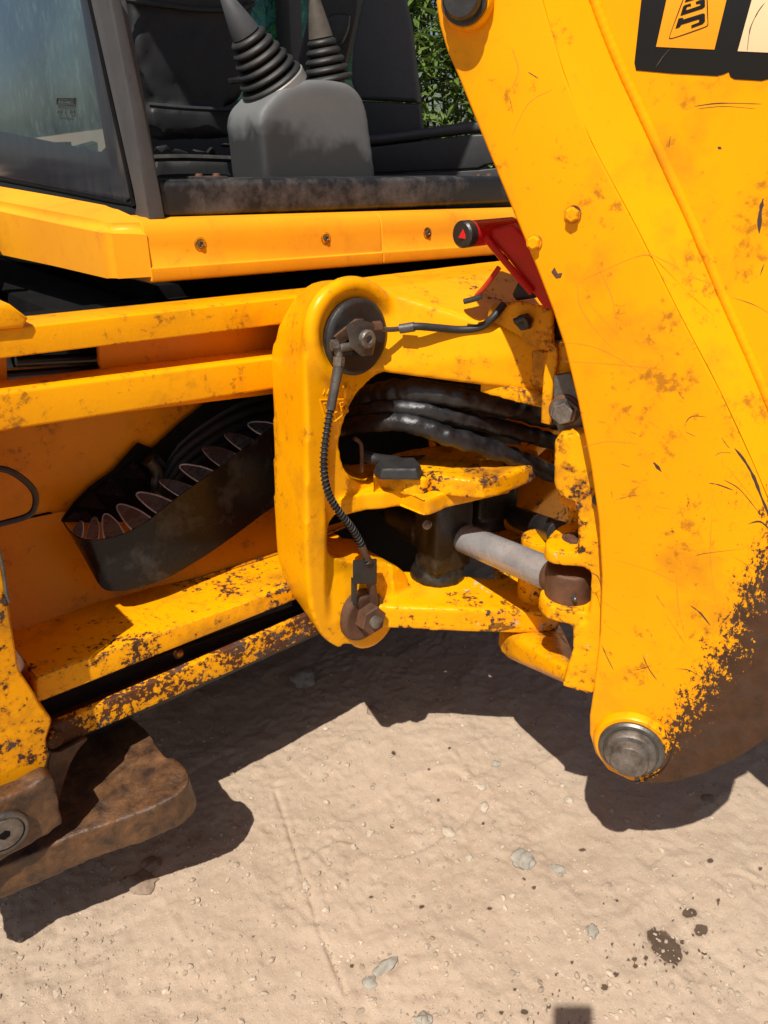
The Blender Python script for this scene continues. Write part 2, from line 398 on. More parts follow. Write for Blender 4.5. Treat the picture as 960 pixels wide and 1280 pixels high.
# recess behind the frame: wall, sloping sheet, tray
obj("recess_wall", slab([(-160, 470), (420, 440), (420, 720), (345, 700), (225, 690), (112, 660), (62, 640), (-160, 690)], YP(1.535), .012, .002), M_YIN, fr)
zt = .588
t0 = [ZP(zt - .018).at(*p) for p in ((-90, 840), (25, 803), (112, 766), (180, 745), (262, 722), (352, 690), (430, 660))]
t1 = [YP(1.53).at(*p) for p in ((-90, 690), (5, 655), (75, 640), (160, 640), (240, 640), (345, 600), (430, 580))]
obj("sloping_sheet", sheet(t0 + t1, [(i, i + 1, i + 8, i + 7) for i in range(6)], .004), M_YIN, fr)
lip = [p + V((0, -.004, .006 + .003 * math.sin(i * 2.1))) for i, p in enumerate(t0)]
obj("sheet_lip", tube(lip, .0035, 6, 5), M_YWORN, fr)
beam = slab(strip((55, 842), (365, 733), (47, 880), (366, 752), 44, 470), F_, .21, .006)
obj("lower_beam", beam, M_YWORN, fr)
obj("slot_shade_plate", slab(strip((55, 872), (365, 763), (60, 945), (385, 800), 10, 470), YP(1.375), .02, .003), M_DARK, fr)  # dark plate added to stand for the shade in the beam slot
obj("lower_bar", slab(strip((97, 893), (377, 772), (70, 936), (390, 796), 66, 470), F_, .018, .005), M_YRUST, fr)
bq = [F_.at(66, 934, -.017), F_.at(470, 759, -.017)]; obj("bar_sun_block", hull([p + V((0, dy, dz)) for p in bq for dy in (0, .10) for dz in (0, .006)]), M_RUST, fr)  # unseen plate added to keep a sun streak off the ground
obj("slot_bolt", lathe(YP(1.315).at(222, 816), (0, -1, 0), [(0, .011), (.008, .011), (.010, .009)], 14), M_YRUST, fr)
obj("slot_bolt", lathe(F_.at(66, 922), (0, -1, 0), [(-.02, .017), (.012, .017), (.015, .014)], 16), M_YRUST, fr)
seam_path = [YP(1.40).at(*p) for p in ((-15, 584), (10, 588), (30, 600), (43, 615), (44, 632), (34, 645), (0, 655), (-30, 664))]
obj("torn_seam", tube(seam_path, .006, 8, 4), M_WRAP, fr)  # dark tube drawn in place of a torn seam in the sheet
for p, q in (((0, 470), (130, 461)), ((20, 452), (140, 446)), ((10, 486), (120, 474))):
    obj("frame_pipe", tube([YP(1.43).at(*p), YP(1.43).at(*q)], .009, 10, 2), M_DARK, fr)

# --- hose guard: bent black sheet with turned-in teeth
G1, G2 = YP(1.30), YP(1.42)
rim = [(362, 510, 1.410), (345, 529, 1.410), (320, 548, 1.405), (292, 569, 1.400), (262, 592, 1.395), (232, 613, 1.390), (205, 634, 1.385), (181, 653, 1.380), (152, 668, 1.380), (122, 674, 1.385), (101, 672, 1.400), (88, 663, 1.430), (80, 652, 1.480)]
bot = [(372, 612, 1.41), (352, 626, 1.41), (328, 642, 1.405), (300, 663, 1.40), (268, 686, 1.395), (238, 705, 1.39), (212, 720, 1.385), (190, 729, 1.38), (160, 737, 1.38), (142, 738, 1.385), (128, 733, 1.40), (112, 706, 1.44), (96, 676, 1.50)]
rp = cr([YP(y).at(x, yy) for x, yy, y in rim], 3, False); bp = cr([YP(y).at(x, yy) for x, yy, y in bot], 3, False)
n = len(rp)
hg = obj("hose_guard", sheet(rp + bp, [(i, i + 1, n + i + 1, n + i) for i in range(n - 1)], .003), M_GUARD, LD, angle=50)
teeth = [((331, 541), (309, 531), (352, 528)), ((306, 560), (285, 548), (330, 545)), ((283, 577), (258, 566), (305, 563)), ((258, 596), (230, 586), (278, 580)),
         ((232, 615), (206, 606), (250, 600)), ((207, 634), (180, 622), (228, 616)), ((181, 652), (152, 634), (203, 640)), ((150, 666), (136, 648), (172, 660)), ((122, 672), (115, 655), (142, 668)), ((102, 671), (100, 655), (115, 672))]
tips = [(316, 532), (286, 549), (262, 568), (233, 588), (209, 606), (183, 625), (157, 638), (138, 649), (116, 656), (99, 660)]
teeth = [(326, 313, 529, 345, 527, 325, 545), (304, 284, 543, 318, 549, 300, 562), (280, 257, 560, 296, 566, 273, 584), (254, 228, 582, 268, 588, 246, 604), (228, 203, 601, 240, 607, 222, 622),
         (200, 174, 617, 216, 626, 194, 644), (173, 150, 632, 190, 647, 162, 664), (142, 133, 644, 157, 667, 128, 674), (118, 119, 648, 124, 674, 106, 672), (96, 102, 653, 103, 672, 90, 664)]
def rimpt(x):
    for (xa, ya, a), (xb, yb, b) in zip(rim, rim[1:]):
        if xb <= x <= xa: f = (x - xa) / (xb - xa); return YP(a + (b - a) * f).at(x, ya + (yb - ya) * f), a + (b - a) * f
    return YP(1.41).at(x, 520), 1.41
for (mx, tx, ty, ax, ay, bx_, by_) in teeth:
    A, ya = rimpt(ax); B, yb = rimpt(bx_); T = ZP((A.z + B.z) / 2 + .012).at(tx, ty)
    M = (A + B) / 2; A, B = A.lerp(M, .16), B.lerp(M, .16); w = A - B; h = T - M
    q2 = [B] + cr([B + h * .05, B + h * .45 + w * .08, T - w * .18, T + w * .12, A + h * .5 - w * .08, A + h * .05], 3, False) + [A]
    obj("tooth", sheet(q2, [tuple(range(len(q2)))], .0022), M_TAB, hg, angle=50)
    obj("tooth_edge", tube(q2, .0017, 5, 1, smooth=False), M_EDGE, hg)
# back teeth and dark mouth behind the rim
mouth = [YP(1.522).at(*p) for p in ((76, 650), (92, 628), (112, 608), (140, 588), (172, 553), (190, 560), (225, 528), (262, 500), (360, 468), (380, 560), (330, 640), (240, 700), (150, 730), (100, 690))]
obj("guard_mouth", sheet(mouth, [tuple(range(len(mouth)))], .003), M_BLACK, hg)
for i, (x, y) in enumerate(((104, 622), (128, 606), (156, 584), (182, 570), (92, 640))):
    a, b, c = YP(1.512).at(x - 13, y + 12), YP(1.512).at(x + 11, y - 8), YP(1.475).at(x + 28, y + 14)
    obj("tooth", sheet([a, b, b.lerp(c, .8), c, a.lerp(c, .8)], [(0, 1, 2, 3, 4)], .002), M_GUARD, hg)
for i, (dy, yy) in enumerate(((-6, 1.53), (8, 1.52), (22, 1.515), (36, 1.51))):
    pts = [YP(yy).at(x, y + dy) for x, y in ((205, 590), (222, 562), (255, 535), (300, 510), (370, 490), (420, 482))]
    obj("inner_hose", tube(pts, .013, 10, 5, .06, i), M_RUBBER, LD)
obj("inner_hose", tube([YP(1.48).at(*p) for p in ((185, 575), (196, 590), (196, 612), (225, 622), (262, 600), (330, 560))], .014, 10, 5, .06, 9), M_WRAP, LD)

obj("frame_deck", box(-.1, 2.2, 1.358, 1.60, 1.158, 1.172, .001), M_BLACK, fr)  # unseen deck added to keep sun over the rail out of the recess
obj("stabiliser_column", box(-.12, .20, 1.30, 1.56, .55, 1.45, .01), M_YRAIL, LD)  # out-of-view column top, added behind the rails to shade the recess
# --- stabiliser column, bracket, pad
st = obj("stabiliser_column", slab([(-90, 600), (-10, 620), (0, 692), (12, 760), (24, 838), (44, 868), (52, 884), (66, 900), (58, 925), (62, 945), (52, 975), (40, 986), (22, 990), (0, 984), (-90, 1010)], YP(1.20), .16, .005, r=.006), M_YWORN, LD)
obj("column_edge", tube([YP(1.198).at(*p) for p in ((-3, 680), (4, 712), (8, 742), (12, 752))], .003, 6, 4), M_GREY, st)
pb = cast([slab([(-70, 1010), (0, 1000), (30, 988), (58, 972), (68, 975), (74, 1000), (78, 1030), (60, 1044), (0, 1078), (-70, 1108)], YP(1.165), .10, 0)], .004, 4, .003, 3)
br = obj("foot_bracket", pb, M_PAD, LD)
bo_ = YP(1.163).at(4, 1040)
obj("bracket_ring", lathe(bo_, (0, -1, 0), [(0, .042), (.006, .042), (.009, .039), (.009, .034), (.004, .033), (.004, .0)], 32), M_GREY, br)
obj("bracket_plug", lathe(bo_ + V((0, -.003, 0)), (0, -1, 0), [(0, .032), (.004, .032), (.006, .030)], 32), M_BOLT, br)
obj("hex_socket", nut(bo_ + V((0, -.0045, 0)), (0, -1, 0), .011, .006), M_BLACK, br)
P1, P2 = V((.449, 1.134, .325)), V((.075, 1.15, .285)); PD = PL(P1, (P2 - P1).cross(V((0, 1, 0))))
pad_px = [(-110, 1128), (-40, 1100), (40, 1068), (95, 1043), (150, 1025), (200, 1006), (226, 990), (236, 975), (231, 958), (217, 946), (205, 944), (175, 905), (120, 880), (40, 900), (-110, 960)]
pm = cast([slab(pad_px, PD, .078, 0, smooth=3)], .004, 6, .0022, 1)
pad = obj("stabiliser_pad", pm, M_PAD, LD)
web = slab([(60, 952), (76, 940), (98, 928), (110, 924), (97, 940), (86, 962), (77, 992), (73, 1020), (78, 1046), (60, 1052)], YP(1.255), .012, .003, smooth=3)
obj("pad_web", web, M_PAD, pad)

# --- sliding carriage casting
def C(px, py, d=0): return C_.at(px, py, d)
face = [(384, 560), (382, 450), (386, 402), (396, 374), (413, 357), (440, 352), (464, 358), (482, 378), (494, 400), (496, 430), (488, 458), (462, 476), (444, 500), (435, 530), (432, 560), (438, 588), (452, 604), (476, 612), (498, 616),
        (500, 634), (468, 634), (438, 641), (420, 656), (415, 680), (420, 698), (440, 706), (470, 707), (500, 710), (512, 730), (492, 752), (486, 775), (474, 796), (452, 806), (430, 806), (424, 810), (405, 797), (392, 770), (386, 730), (383, 650)]
parts = [slab(face, C_, .155, 0, smooth=3)]
HX, HY = 1.215, .915                           # slew hinge axis
def ring(r, z, n=16, cx=HX, cy=HY): return [V((cx + r * math.cos(2 * math.pi * k / n), cy + r * math.sin(2 * math.pi * k / n), z)) for k in range(n)]
def mirror(P): return V((2 * HX - P.x, P.y, P.z))
# upper arm
ua = [C(468, 360, -.02), C(486, 380, -.01), C(488, 452, -.01), C(452, 462, -.01)]
ua = ua + [p + V((0, .13, 0)) for p in ua]; ua += [mirror(p) for p in ua]
parts.append(hull(ua + ring(.064, 1.118) + ring(.064, 1.035)))
# lower arm and its gusset
la = [C(x, 700, -.02) for x in (492, 440)]; la = la + [p + V((0, .135, 0)) for p in la]
for mir in (False, True):
    q = [mirror(p) for p in la] if mir else la
    parts.append(hull([V((p.x, p.y, z)) for p in q for z in (.556, .497)] + ring(.066, .550) + ring(.066, .492)))
parts.append(slab([(470, 720), (520, 738), (550, 748), (550, 768), (538, 777), (532, 788), (518, 784), (500, 776), (470, 775)], YP(1.115), .05, 0))
# middle plates
def zxy(z, pts): return [(p.x, p.y) for p in (ZP(z).at(*q) for q in pts)]
mz = .845
mp1 = zxy(mz - .03, [(400, 600), (420, 585), (470, 580), (600, 575), (640, 600), (560, 618), (538, 627), (500, 630), (470, 628), (435, 634)])
parts.append(plan(mp1, mz - .024, mz - .062, 0))
cm = cast(parts + [
    tube([C(440 + 51 * math.cos(a), 418 - 62 * math.sin(a), -.004) for a in [R(d) for d in range(28, 246, 12)]], .0165, 10, 2),
    lathe(C(449, 766, -.05), (0, -1, 0), [(0, .068), (.045, .068), (.052, .062)], 32)], .005, 7, .0004)
for v in cm.vertices:                          # the flank draws in towards the back at the top and the foot
    q = max(0.0, v.co.y - 1.13) / .14
    if v.co.y < 1.16 and .55 < v.co.z < 1.05:      # hollow web between the two pin lobes, ridge left of it
        rx_ = .792 + (v.co.z - .8) * .045; w_ = min(1, (v.co.z - .55) / .10) * min(1, (1.05 - v.co.z) / .12)
        hx = max(0.0, min(1.0, (v.co.x - rx_) / .030)); hx = hx * hx * (3 - 2 * hx)
        if v.co.x < .97: v.co.y += .020 * hx * w_ * max(0.0, 1 - (v.co.y - 1.12) / .04)
    if v.co.x < .95 and q > 0:
        k = max(0.0, min(1.0, (v.co.z - 1.08) / .16)) ** 1.3 * .042 + .024 + max(0.0, min(1.0, (.66 - v.co.z) / .16)) * .018
        v.co.x += k * min(1.0, q)
        if v.co.z > 1.1: v.co.z -= .02 * min(1, q) * min(1, (v.co.z - 1.1) / .1)
carr = obj("carriage", cm, M_YCAST, LD)
mp2 = zxy(mz, [(466, 604), (475, 596), (505, 602), (530, 604), (548, 596), (545, 600), (572, 604), (605, 606), (640, 597), (674, 580), (655, 560), (560, 560), (480, 575)])
obj("trunnion_plate", cast([plan(mp2, mz + .010, mz - .030, 0, smooth=2)], .004, 3, .0006), M_YARM, carr)
# right-hand column of the carriage, mirrored
me = cast([slab(face, C_, .155, 0, smooth=3)], .006, 9)
me.transform(Matrix.Translation((HX, 0, 0)) @ Matrix.Scale(-1, 4, (1, 0, 0)) @ Matrix.Translation((-HX, 0, 0))); me.flip_normals()
obj("carriage_column", me, M_YCAST, carr)
# raised foundry mark on the casting
mk = YP(1.1195)
def strokes(lines, pl, r, mat, par, name, segs=6):
    ms = [tube([pl.at(*p) for p in l], r, segs, 1, smooth=False) for l in lines]; return obj(name, join(ms), mat, par)
strokes([[(400, 500), (432, 499)], [(432, 499), (435, 514)], [(435, 514), (418, 527)], [(418, 527), (407, 524)], [(407, 524), (400, 500)],
         [(405, 504), (411, 504), (412, 515), (408, 517)], [(420, 505), (415, 506), (416, 516), (421, 515)], [(425, 504), (427, 514), (431, 512), (430, 508), (426, 509), (430, 507), (429, 503), (425, 504)]], mk, .0016, M_YCAST, carr, "foundry_mark")
strokes([[(404, 493), (406, 487), (408, 493)], [(409, 492), (411, 486), (413, 487), (412, 492), (409, 492)], [(413, 491), (415, 485)], [(427, 488), (429, 483), (431, 486), (433, 483)], [(434, 487), (435, 484), (437, 487)], [(439, 486), (439, 484)]], mk, .0012, M_YCAST, carr, "cast_number", 6)
bpy.data.objects["cast_number"]["kind"] = "stuff"

# clamp caps
def capdisc(px, py, r, mat, h=.022):
    o = C(px, py, -.004); return lathe(o, (0, -1, 0), [(-.03, r), (h - .006, r), (h - .001, r - .005), (h, r - .009), (h - .002, r - .018), (h - .002, .0)], 48)
uc = obj("clamp_cap", capdisc(440, 420, .070, M_DARK), M_DARK, LD, label="black upper clamp cap")
oc = C(441, 420) + V((0, -.018, 0)); on = C(453, 423, .03)
ax = V((0.02, -1, .02)).normalized()
obj("fitting_block", hull([C(x, y, d) for d in (.012, .045) for x, y in ((432, 407), (448, 399), (465, 404), (470, 424), (466, 444), (452, 446), (438, 434))], .003), M_GREY, uc)
obj("block_washer", slab([(418, 421), (446, 399), (455, 399), (440, 420), (428, 432)], YP(1.0985), .006, .001), M_RUST, uc)
obj("bleed_plug", lathe(C(455, 423, .040), ax, [(0, .0165), (.012, .0165), (.015, .014), (.015, .0075), (.010, .0065), (.010, 0)], 24), M_BOLT, uc)
el = obj("elbow_fitting", tube([C(446, 432, .03), C(424, 436, .03), C(424, 446, .03)], .0075, 12, 4), M_BOLT, uc)
obj("fitting_nut", nut(C(414, 432, .028), (1, -.3, .05), .010, .014), M_BOLT, el)
obj("fitting_nut", nut(C(424, 446, .031), C(422, 470, .031) - C(424, 446, .031), .0105, .018), M_BOLT, el)
d1 = C(423, 458, .032); d2 = C(413, 512, .034)
obj("hose_ferrule", tube([d1, d1.lerp(d2, .35), d1.lerp(d2, .4), d2], lambda t, s: .0095 if t < .4 else .0088, 14, 2), M_GREY, uc)
hpts = [d2] + [C(x, y, d) for x, y, d in ((409, 535, .036), (405, 565, .038), (405, 592, .038), (411, 618, .036), (424, 640, .034), (441, 662, .032), (452, 682, .030), (459, 704, .028))]
gh = obj("grease_hose", tube(hpts, .0056, 10, 5), M_RUBBER, LD)
obj("hose_spring", helix(hpts, .0068, .0014, 42), M_RUBBER, gh)
obj("hose_end", tube([C(452, 682, .030), C(456, 692, .03), C(461, 702, .027)], .0082, 12, 3), M_RUST, gh)
sl = obj("hose_sleeve", hull([C(x, y, d) for d in (.004, .030) for x, y in ((441, 700), (471, 698), (471, 730), (441, 730))], .003), M_RUBBER, LD, label="square black rubber sleeve on the lower hose end")
obj("hose_stub", tube([C(463, 726, .018), C(466, 742, .015), C(467, 756, .012)], .010, 12, 3), M_RUST, sl)
lc = obj("clamp_cap", capdisc(450, 767, .058, M_RUST, .020), M_RUST, LD, label="rusty lower clamp cap")
ln_o = C(458, 770, .012)
obj("cap_nut", nut(ln_o, (-.05, -1, .05), .033, .030, .2), M_RUST, lc)
obj("cap_stud", lathe(ln_o + V((-.05, -1, .05)).normalized() * .028, (-.05, -1, .05), [(0, .014), (.010, .014), (.012, .011)], 20), M_BOLT, lc)
obj("cap_clip", slab([(440, 722), (447, 724), (446, 758), (440, 752)], YP(1.10), .004, .001), M_DARK, lc)
# feed hose across the upper arm
fh = [C(470, 411, .036), C(484, 412, .040), C(500, 411, .045)]
f2 = [YP(1.075).at(500, 411), YP(1.05).at(520, 408), YP(1.03).at(548, 410), YP(1.01).at(575, 412), YP(.985).at(600, 409), YP(.965).at(616, 397), YP(.96).at(630, 380)]
fo = obj("feed_hose", tube(f2, .0072, 12, 6), M_RUBBER, LD)
obj("feed_pipe", tube([C(470, 410, .036), C(484, 412, .040), f2[0]], .0048, 10, 4), M_GREY, fo)
obj("feed_nut", nut(C(466, 409, .036), (1, -.25, -.02), .0105, .018), M_RUST, fo)
obj("feed_ferrule", tube([f2[0], f2[0].lerp(f2[1], .9)], .0092, 12, 2), M_GREY, fo)

# --- wrapped hoses through the carriage
for i, pts in enumerate((((395, 508, 1.36), (452, 497, 1.22), (505, 488, 1.12), (560, 494, 1.05), (620, 505, 1.005), (665, 516, .985), (712, 529, .965)),
                         ((395, 526, 1.36), (452, 513, 1.21), (505, 509, 1.11), (560, 519, 1.05), (620, 533, 1.01), (665, 545, .98), (712, 558, .96)),
                         ((400, 540, 1.35), (452, 529, 1.20), (505, 528, 1.10), (560, 545, 1.04), (615, 562, 1.00), (655, 577, .975), (700, 596, .955)))):
    obj("wrapped_hose", tube([YP(y).at(x, yy) for x, yy, y in pts], lambda t, s_, r=(.0232, .0180, .0198)[i], k=i: r * (1 + .040 * math.sin(s_ * 130 + 2.5 * math.sin(s_ * 31 + k) + k * 2)), 24, 24, .13, i * 5.0), M_WRAP, LD)
lp = [YP(1.17).at(456, 570), YP(1.15).at(470, 574), YP(1.14).at(500, 577), YP(1.14).at(528, 576), YP(1.15).at(546, 570), YP(1.18).at(552, 560), YP(1.22).at(548, 548), YP(1.27).at(520, 536)]
obj("looped_hose", tube(lp, .0125, 14, 8, .06, 31), M_RUBBER, LD)
bz = mz + .012
bpts = zxy(bz, [(466, 592), (476, 583), (520, 583), (529, 592), (524, 600), (474, 600)])
cxm = sum(p[0] for p in bpts) / 6; cym = sum(p[1] for p in bpts) / 6
obj("rubber_bung", cast([hull([V((x, y, bz)) for x, y in bpts] + [V((cxm + (x - cxm) * .86, cym + (y - cym) * .86, bz + .022)) for x, y in bpts])], .003, 2), M_RUBBER, LD)
obj("wire_hook", tube([YP(1.14).at(*p) for p in ((443, 548), (449, 552), (452, 560), (452, 590))], .004, 8, 4), M_RUST, LD)
obj("opening_shade", box(.92, 1.55, 1.44, 1.46, .3, 1.14), M_BLACK, LD)  # black sheet standing for the shade behind the hoses in the opening
obj("inner_bracket", slab([(540, 545), (640, 545), (640, 590), (548, 590)], YP(1.36), .02, .003), M_YIN, LD)

# --- slew cylinders
def trunnion(cx, cy, aim):
    a = V(aim).normalized(); sd_ = V((-a.y, a.x, 0))
    return cast([lathe((cx, cy, .552), (0, 0, 1), [(0, .066), (.014, .064), (.04, .052), (.20, .056), (.270, .060)], 30),
                 hull([V((cx, cy, z)) + a * t + sd_ * q for z in (.585, .818) for t in (-.01, .054) for q in (-.050, .056)], .006),
                 lathe(V((cx, cy, .660)) - a * .20 + sd_ * .01, a, [(0, .030), (.02, .046), (.06, .060), (.17, .064)], 28)], .004, 7, .0012)
E0 = BP(1.298).at(712, 728)                      # near rod eye
tc = YP(1.125).at(548, 668); aim = (E0 - V((tc.x, tc.y, E0.z))).normalized()
sc1 = obj("slew_cylinder", trunnion(tc.x, tc.y, aim), M_TRUN, LD)
r0 = YP(1.092).at(574, 670)
rd = (E0 - r0).normalized()
obj("piston_rod", cyl(r0 - rd * .03, E0 - rd * .035, .0335, 40), M_CHROME, sc1)
obj("gland_seal", lathe(r0 - rd * .008, rd, [(0, .042), (.010, .042), (.014, .038), (.014, .0)], 28), M_DARK, sc1)
obj("rod_eye", cast([cyl(E0 + V((0, 0, -.034)), E0 + V((0, 0, .034)), .045, 32, .003), cyl(E0 - rd * .05, E0, .036, 24, .003)], .003, 3), M_RUST, sc1)
obj("grease_nipple", lathe(E0 + V((-.030, -.0335, -.006)), (-.6, -.8, .1), [(0, .0055), (.004, .0055), (.004, .0035), (.009, .004), (.011, .002)], 12), M_GREY, sc1)
obj("trunnion_bolt", lathe(YP(1.085).at(533, 655), (-.5, -1, .1), [(0, .011), (.006, .011), (.008, .007), (.012, .004)], 14), M_GREY, sc1)
obj("grease_clod", cast([hull([V((tc.x + .045 + .018 * random.uniform(-1, 1), tc.y - .05 + .018 * random.uniform(-1, 1), .515 + .012 * random.uniform(-1, 1))) for _ in range(18)])], .003, 1, .004), M_RUBBER, sc1)
E2 = BP(1.46).at(700, 668); t2 = YP(1.24).at(612, 640)
aim2 = (E2 - V((t2.x, t2.y, E2.z))).normalized()
sc2 = obj("slew_cylinder", trunnion(t2.x, t2.y, aim2), M_TRUN, LD)
r2 = YP(1.20).at(640, 644); rd2 = (E2 - r2).normalized()
obj("piston_rod", cyl(r2 - rd2 * .05, E2 - rd2 * .0, .0275, 28), M_DARK, sc2)
obj("gland_seal", lathe(r2 - rd2 * .006, rd2, [(0, .031), (.010, .031), (.014, .027), (.014, .0)], 28), M_TRUN, sc2)

# --- kingpost, swung with the boom
def K(px, py, d=1.245): return BP(d).at(px, py)
kp = [slab([(693, 552), (700, 543), (760, 540), (775, 700), (765, 800), (742, 867), (722, 864), (703, 858), (709, 835), (716, 812), (716, 784), (735, 778), (738, 745), (739, 716), (724, 706), (722, 690), (722, 640), (716, 627), (700, 620), (692, 606)], BP(1.238), .06, 0)]
def xy(P): return (P.x, P.y)
def ear(z1, z0, px):
    return plan(zxy(z1, px), z1, z0, 0, smooth=2)
ze = BP(1.285).at(700, 674).z
kp.append(ear(ze, ze - .026, [(681, 681), (687, 668), (702, 656), (722, 651), (752, 654), (758, 690), (738, 693), (704, 691), (688, 688)]))
zl = BP(1.275).at(700, 748).z
kp.append(ear(zl, zl - .032, [(674, 743), (681, 734), (704, 727), (745, 735), (758, 764), (738, 766), (704, 762), (684, 755)]))
zb = .472
kp.append(hull([V((HX + .072 * math.cos(a), HY + .072 * math.sin(a), z)) for z in (.462, .415) for a in [k * math.pi / 8 for k in range(16)]] +
               [BP(1.25).at(x, y) for x, y in ((738, 868), (704, 850), (710, 838))] + [BP(1.30).at(x, y) for x, y in ((738, 868), (704, 850), (710, 838))]))
kp.append(slab([(696, 430), (716, 420), (760, 640), (742, 640), (716, 640), (697, 628)], BP(1.31), .10, 0))
kp.append(slab([(705, 560), (770, 560), (770, 700), (712, 700)], BP(1.40), .2, 0))
kp.append(lathe((HX, HY, .40), (0, 0, 1), [(0, .04), (.30, .04)], 24))
kng = obj("kingpost", cast(kp, .004, 4, .0006), M_YKING, LD)
pe_ = obj("eye_pin", lathe((E0.x, E0.y, ze - .002), (0, 0, 1), [(0, .024), (.003, .024), (.003, .018), (.006, .017), (.007, .014)], 24), M_RUST, sc1)
obj("hinge_bush", lathe((HX, HY, .460), (0, 0, 1), [(0, .060), (.034, .060)], 28), M_DARK, kng)
ht = 1.125
bf = [(609, 388), (616, 379), (648, 376), (692, 384), (694, 441), (662, 435), (632, 425), (608, 418)]
top = hull([BP(1.425).at(*p) for p in bf] + [BP(1.53).at(*p) for p in bf], .006)
tb = obj("hinge_block", cast([top], .004, 3, .0010), M_YARM, kng)
obj("hinge_washer", lathe((HX, HY, ht - .006), (0, 0, 1), [(0, .062), (.018, .062)], 28), M_DARK, kng)
tq = BP(1.395).at(652, 397)
tbolt = obj("block_bolt", nut(BP(1.425).at(657, 402), (-.88, -.46, .1), .016, .018), M_DARK, tb)
obj("bolt_bar", tube([BP(1.395).at(643, 402), BP(1.395).at(656, 398), BP(1.40).at(660, 406)], .006, 10, 3), M_DARK, tb)
obj("hinge_lug", cast([slab([(600, 476), (640, 483), (692, 496), (692, 514), (650, 504), (600, 491)], BP(1.41), .13, 0)], .004, 4, .0010), M_YARM, kng)
obj("hinge_cheek", cast([slab([(641, 433), (694, 442), (694, 490), (641, 479)], BP(1.424), .04, 0)], .004, 3, .0010), M_YARM, kng)
obj("hinge_pin", lathe((HX, HY, .98), (0, 0, 1), [(0, .042), (.20, .042), (.205, .038)], 24), M_DARK, kng)
obj("lock_tab", slab([(683, 445), (689, 426), (697, 436), (697, 455), (692, 478), (690, 500), (688, 532), (676, 529), (677, 500), (679, 470)], BP(1.30), .014, .003), M_YKING, kng)
gp = obj("retainer_plate", slab([(692, 470), (713, 466), (742, 548), (698, 540), (692, 520)], BP(1.275), .014, .0015), M_GREY, kng)
gb = BP(1.275).at(706, 512)
obj("plate_washer", lathe(gb, -BN, [(0, .0265), (.005, .0265), (.006, .025)], 30), M_RUST, gp)
obj("plate_bolt", lathe(gb - BN * .005, -BN, [(0, .0235), (.006, .0235), (.007, .019), (.022, .019), (.024, .017)], 6, .4), M_BOLT, gp)
obj("side_nipple", lathe(BP(1.235).at(747, 624), -BN, [(0, .009), (.006, .009), (.008, .006)], 12), M_DARK, kng)

# --- red lock lever
rl = obj("lock_lever", cyl(BP(1.33).at(582, 293), BP(1.45).at(640, 287), .0215, 24, .003), M_RED, LD, label="red lock lever with black round end")
obj("lever_cap", lathe(BP(1.322).at(578, 293), BP(1.33).at(578, 293) - BP(1.45).at(640, 287), [(-.016, .0222), (.0, .0222), (.003, .019)], 24), M_DARK, rl)
obj("lever_mark", sheet([BP(1.316).at(*p) for p in ((573, 297), (584, 299), (579, 286))], [(0, 1, 2)], .001), M_RED, rl)
obj("lever_arm", slab([(614, 287), (640, 280), (662, 300), (696, 386), (680, 386), (656, 352), (630, 318), (611, 302)], BP(1.36), .03, .005), M_RED, rl)
obj("lever_rib", tube([BP(1.352).at(*p) for p in ((606, 296), (634, 330), (665, 366))], .006, 8, 3), M_RED, rl)
obj("lever_pin", tube([BP(1.37).at(*p) for p in ((624, 334), (608, 356), (595, 371))], .0045, 8, 3), M_RED, rl)
obj("pin_cross", tube([BP(1.365).at(*p) for p in ((580, 377), (592, 374), (602, 370))], .005, 8, 3), M_DARK, rl)
obj("bent_gusset", slab([(594, 360), (622, 338), (642, 342), (645, 384), (614, 398), (604, 388)], YP(1.16), .012, .003), M_YKING, LD)
obj("dark_coupling", cast([hull([BP(1.45).at(x, y) for x, y in ((640, 368), (648, 352), (668, 352), (672, 372), (645, 376))] + [BP(1.50).at(x, y) for x, y in ((640, 368), (648, 352), (668, 352), (672, 372), (645, 376))])], .004, 3), M_RUBBER, LD)

# --- digging boom
bpx = [(556, -330), (544, -40), (545, 5), (549, 32), (558, 62), (575, 102), (600, 164), (640, 262), (670, 334), (690, 386), (705, 432), (722, 502), (738, 582), (748, 650), (752, 720), (750, 790), (742, 862), (737, 895), (737, 918), (744, 942), (760, 963), (787, 976), (815, 981), (845, 978), (880, 968), (920, 950), (960, 924), (1010, 872), (1045, 805), (1072, 752), (1110, 640), (1130, 300), (1130, -330)]
ridgeL = [(664, -60), (676, -10), (705, 90), (740, 178), (795, 282), (850, 392), (900, 488), (945, 586), (978, 668)]
i0 = bpx.index((1072, 752))
bcut = bpx[:i0 + 1] + [(1040, 740)] + ridgeL[::-1] + [(600, -330)]
boom = obj("boom", slab(bcut, B_, .018, .0045, res=3), M_BOOM, LD)
far = slab(bpx, BP(1.20), .018, .002); far.transform(Matrix.Translation(BN * .42)); obj("far_plate", far, M_BOOM, boom)
tie = slab([(880, 120), (1128, 120), (1128, 690), (1060, 800), (960, 880), (900, 860), (860, 700)], BP(1.265), .335, .004); obj("box_section", tie, M_BOOM, boom)
tie2 = slab([(680, -330), (1128, -330), (1128, 110), (800, 110)], BP(1.265), .335, .004); obj("box_section", tie2, M_BOOM, boom)
ridgeL = [(664, -60), (676, -10), (705, 90), (740, 178), (795, 282), (850, 392), (900, 488), (945, 586), (978, 668)]
ridgeR = [(722, -60), (737, -10), (770, 75), (808, 158), (860, 272), (905, 378), (942, 462), (975, 545), (1010, 640)]
RB = BP(1.243)
A = cr([B_.at(*p) + BN * .0012 for p in ridgeL], 4, False); B = cr([RB.at(*p) for p in ridgeR], 4, False)
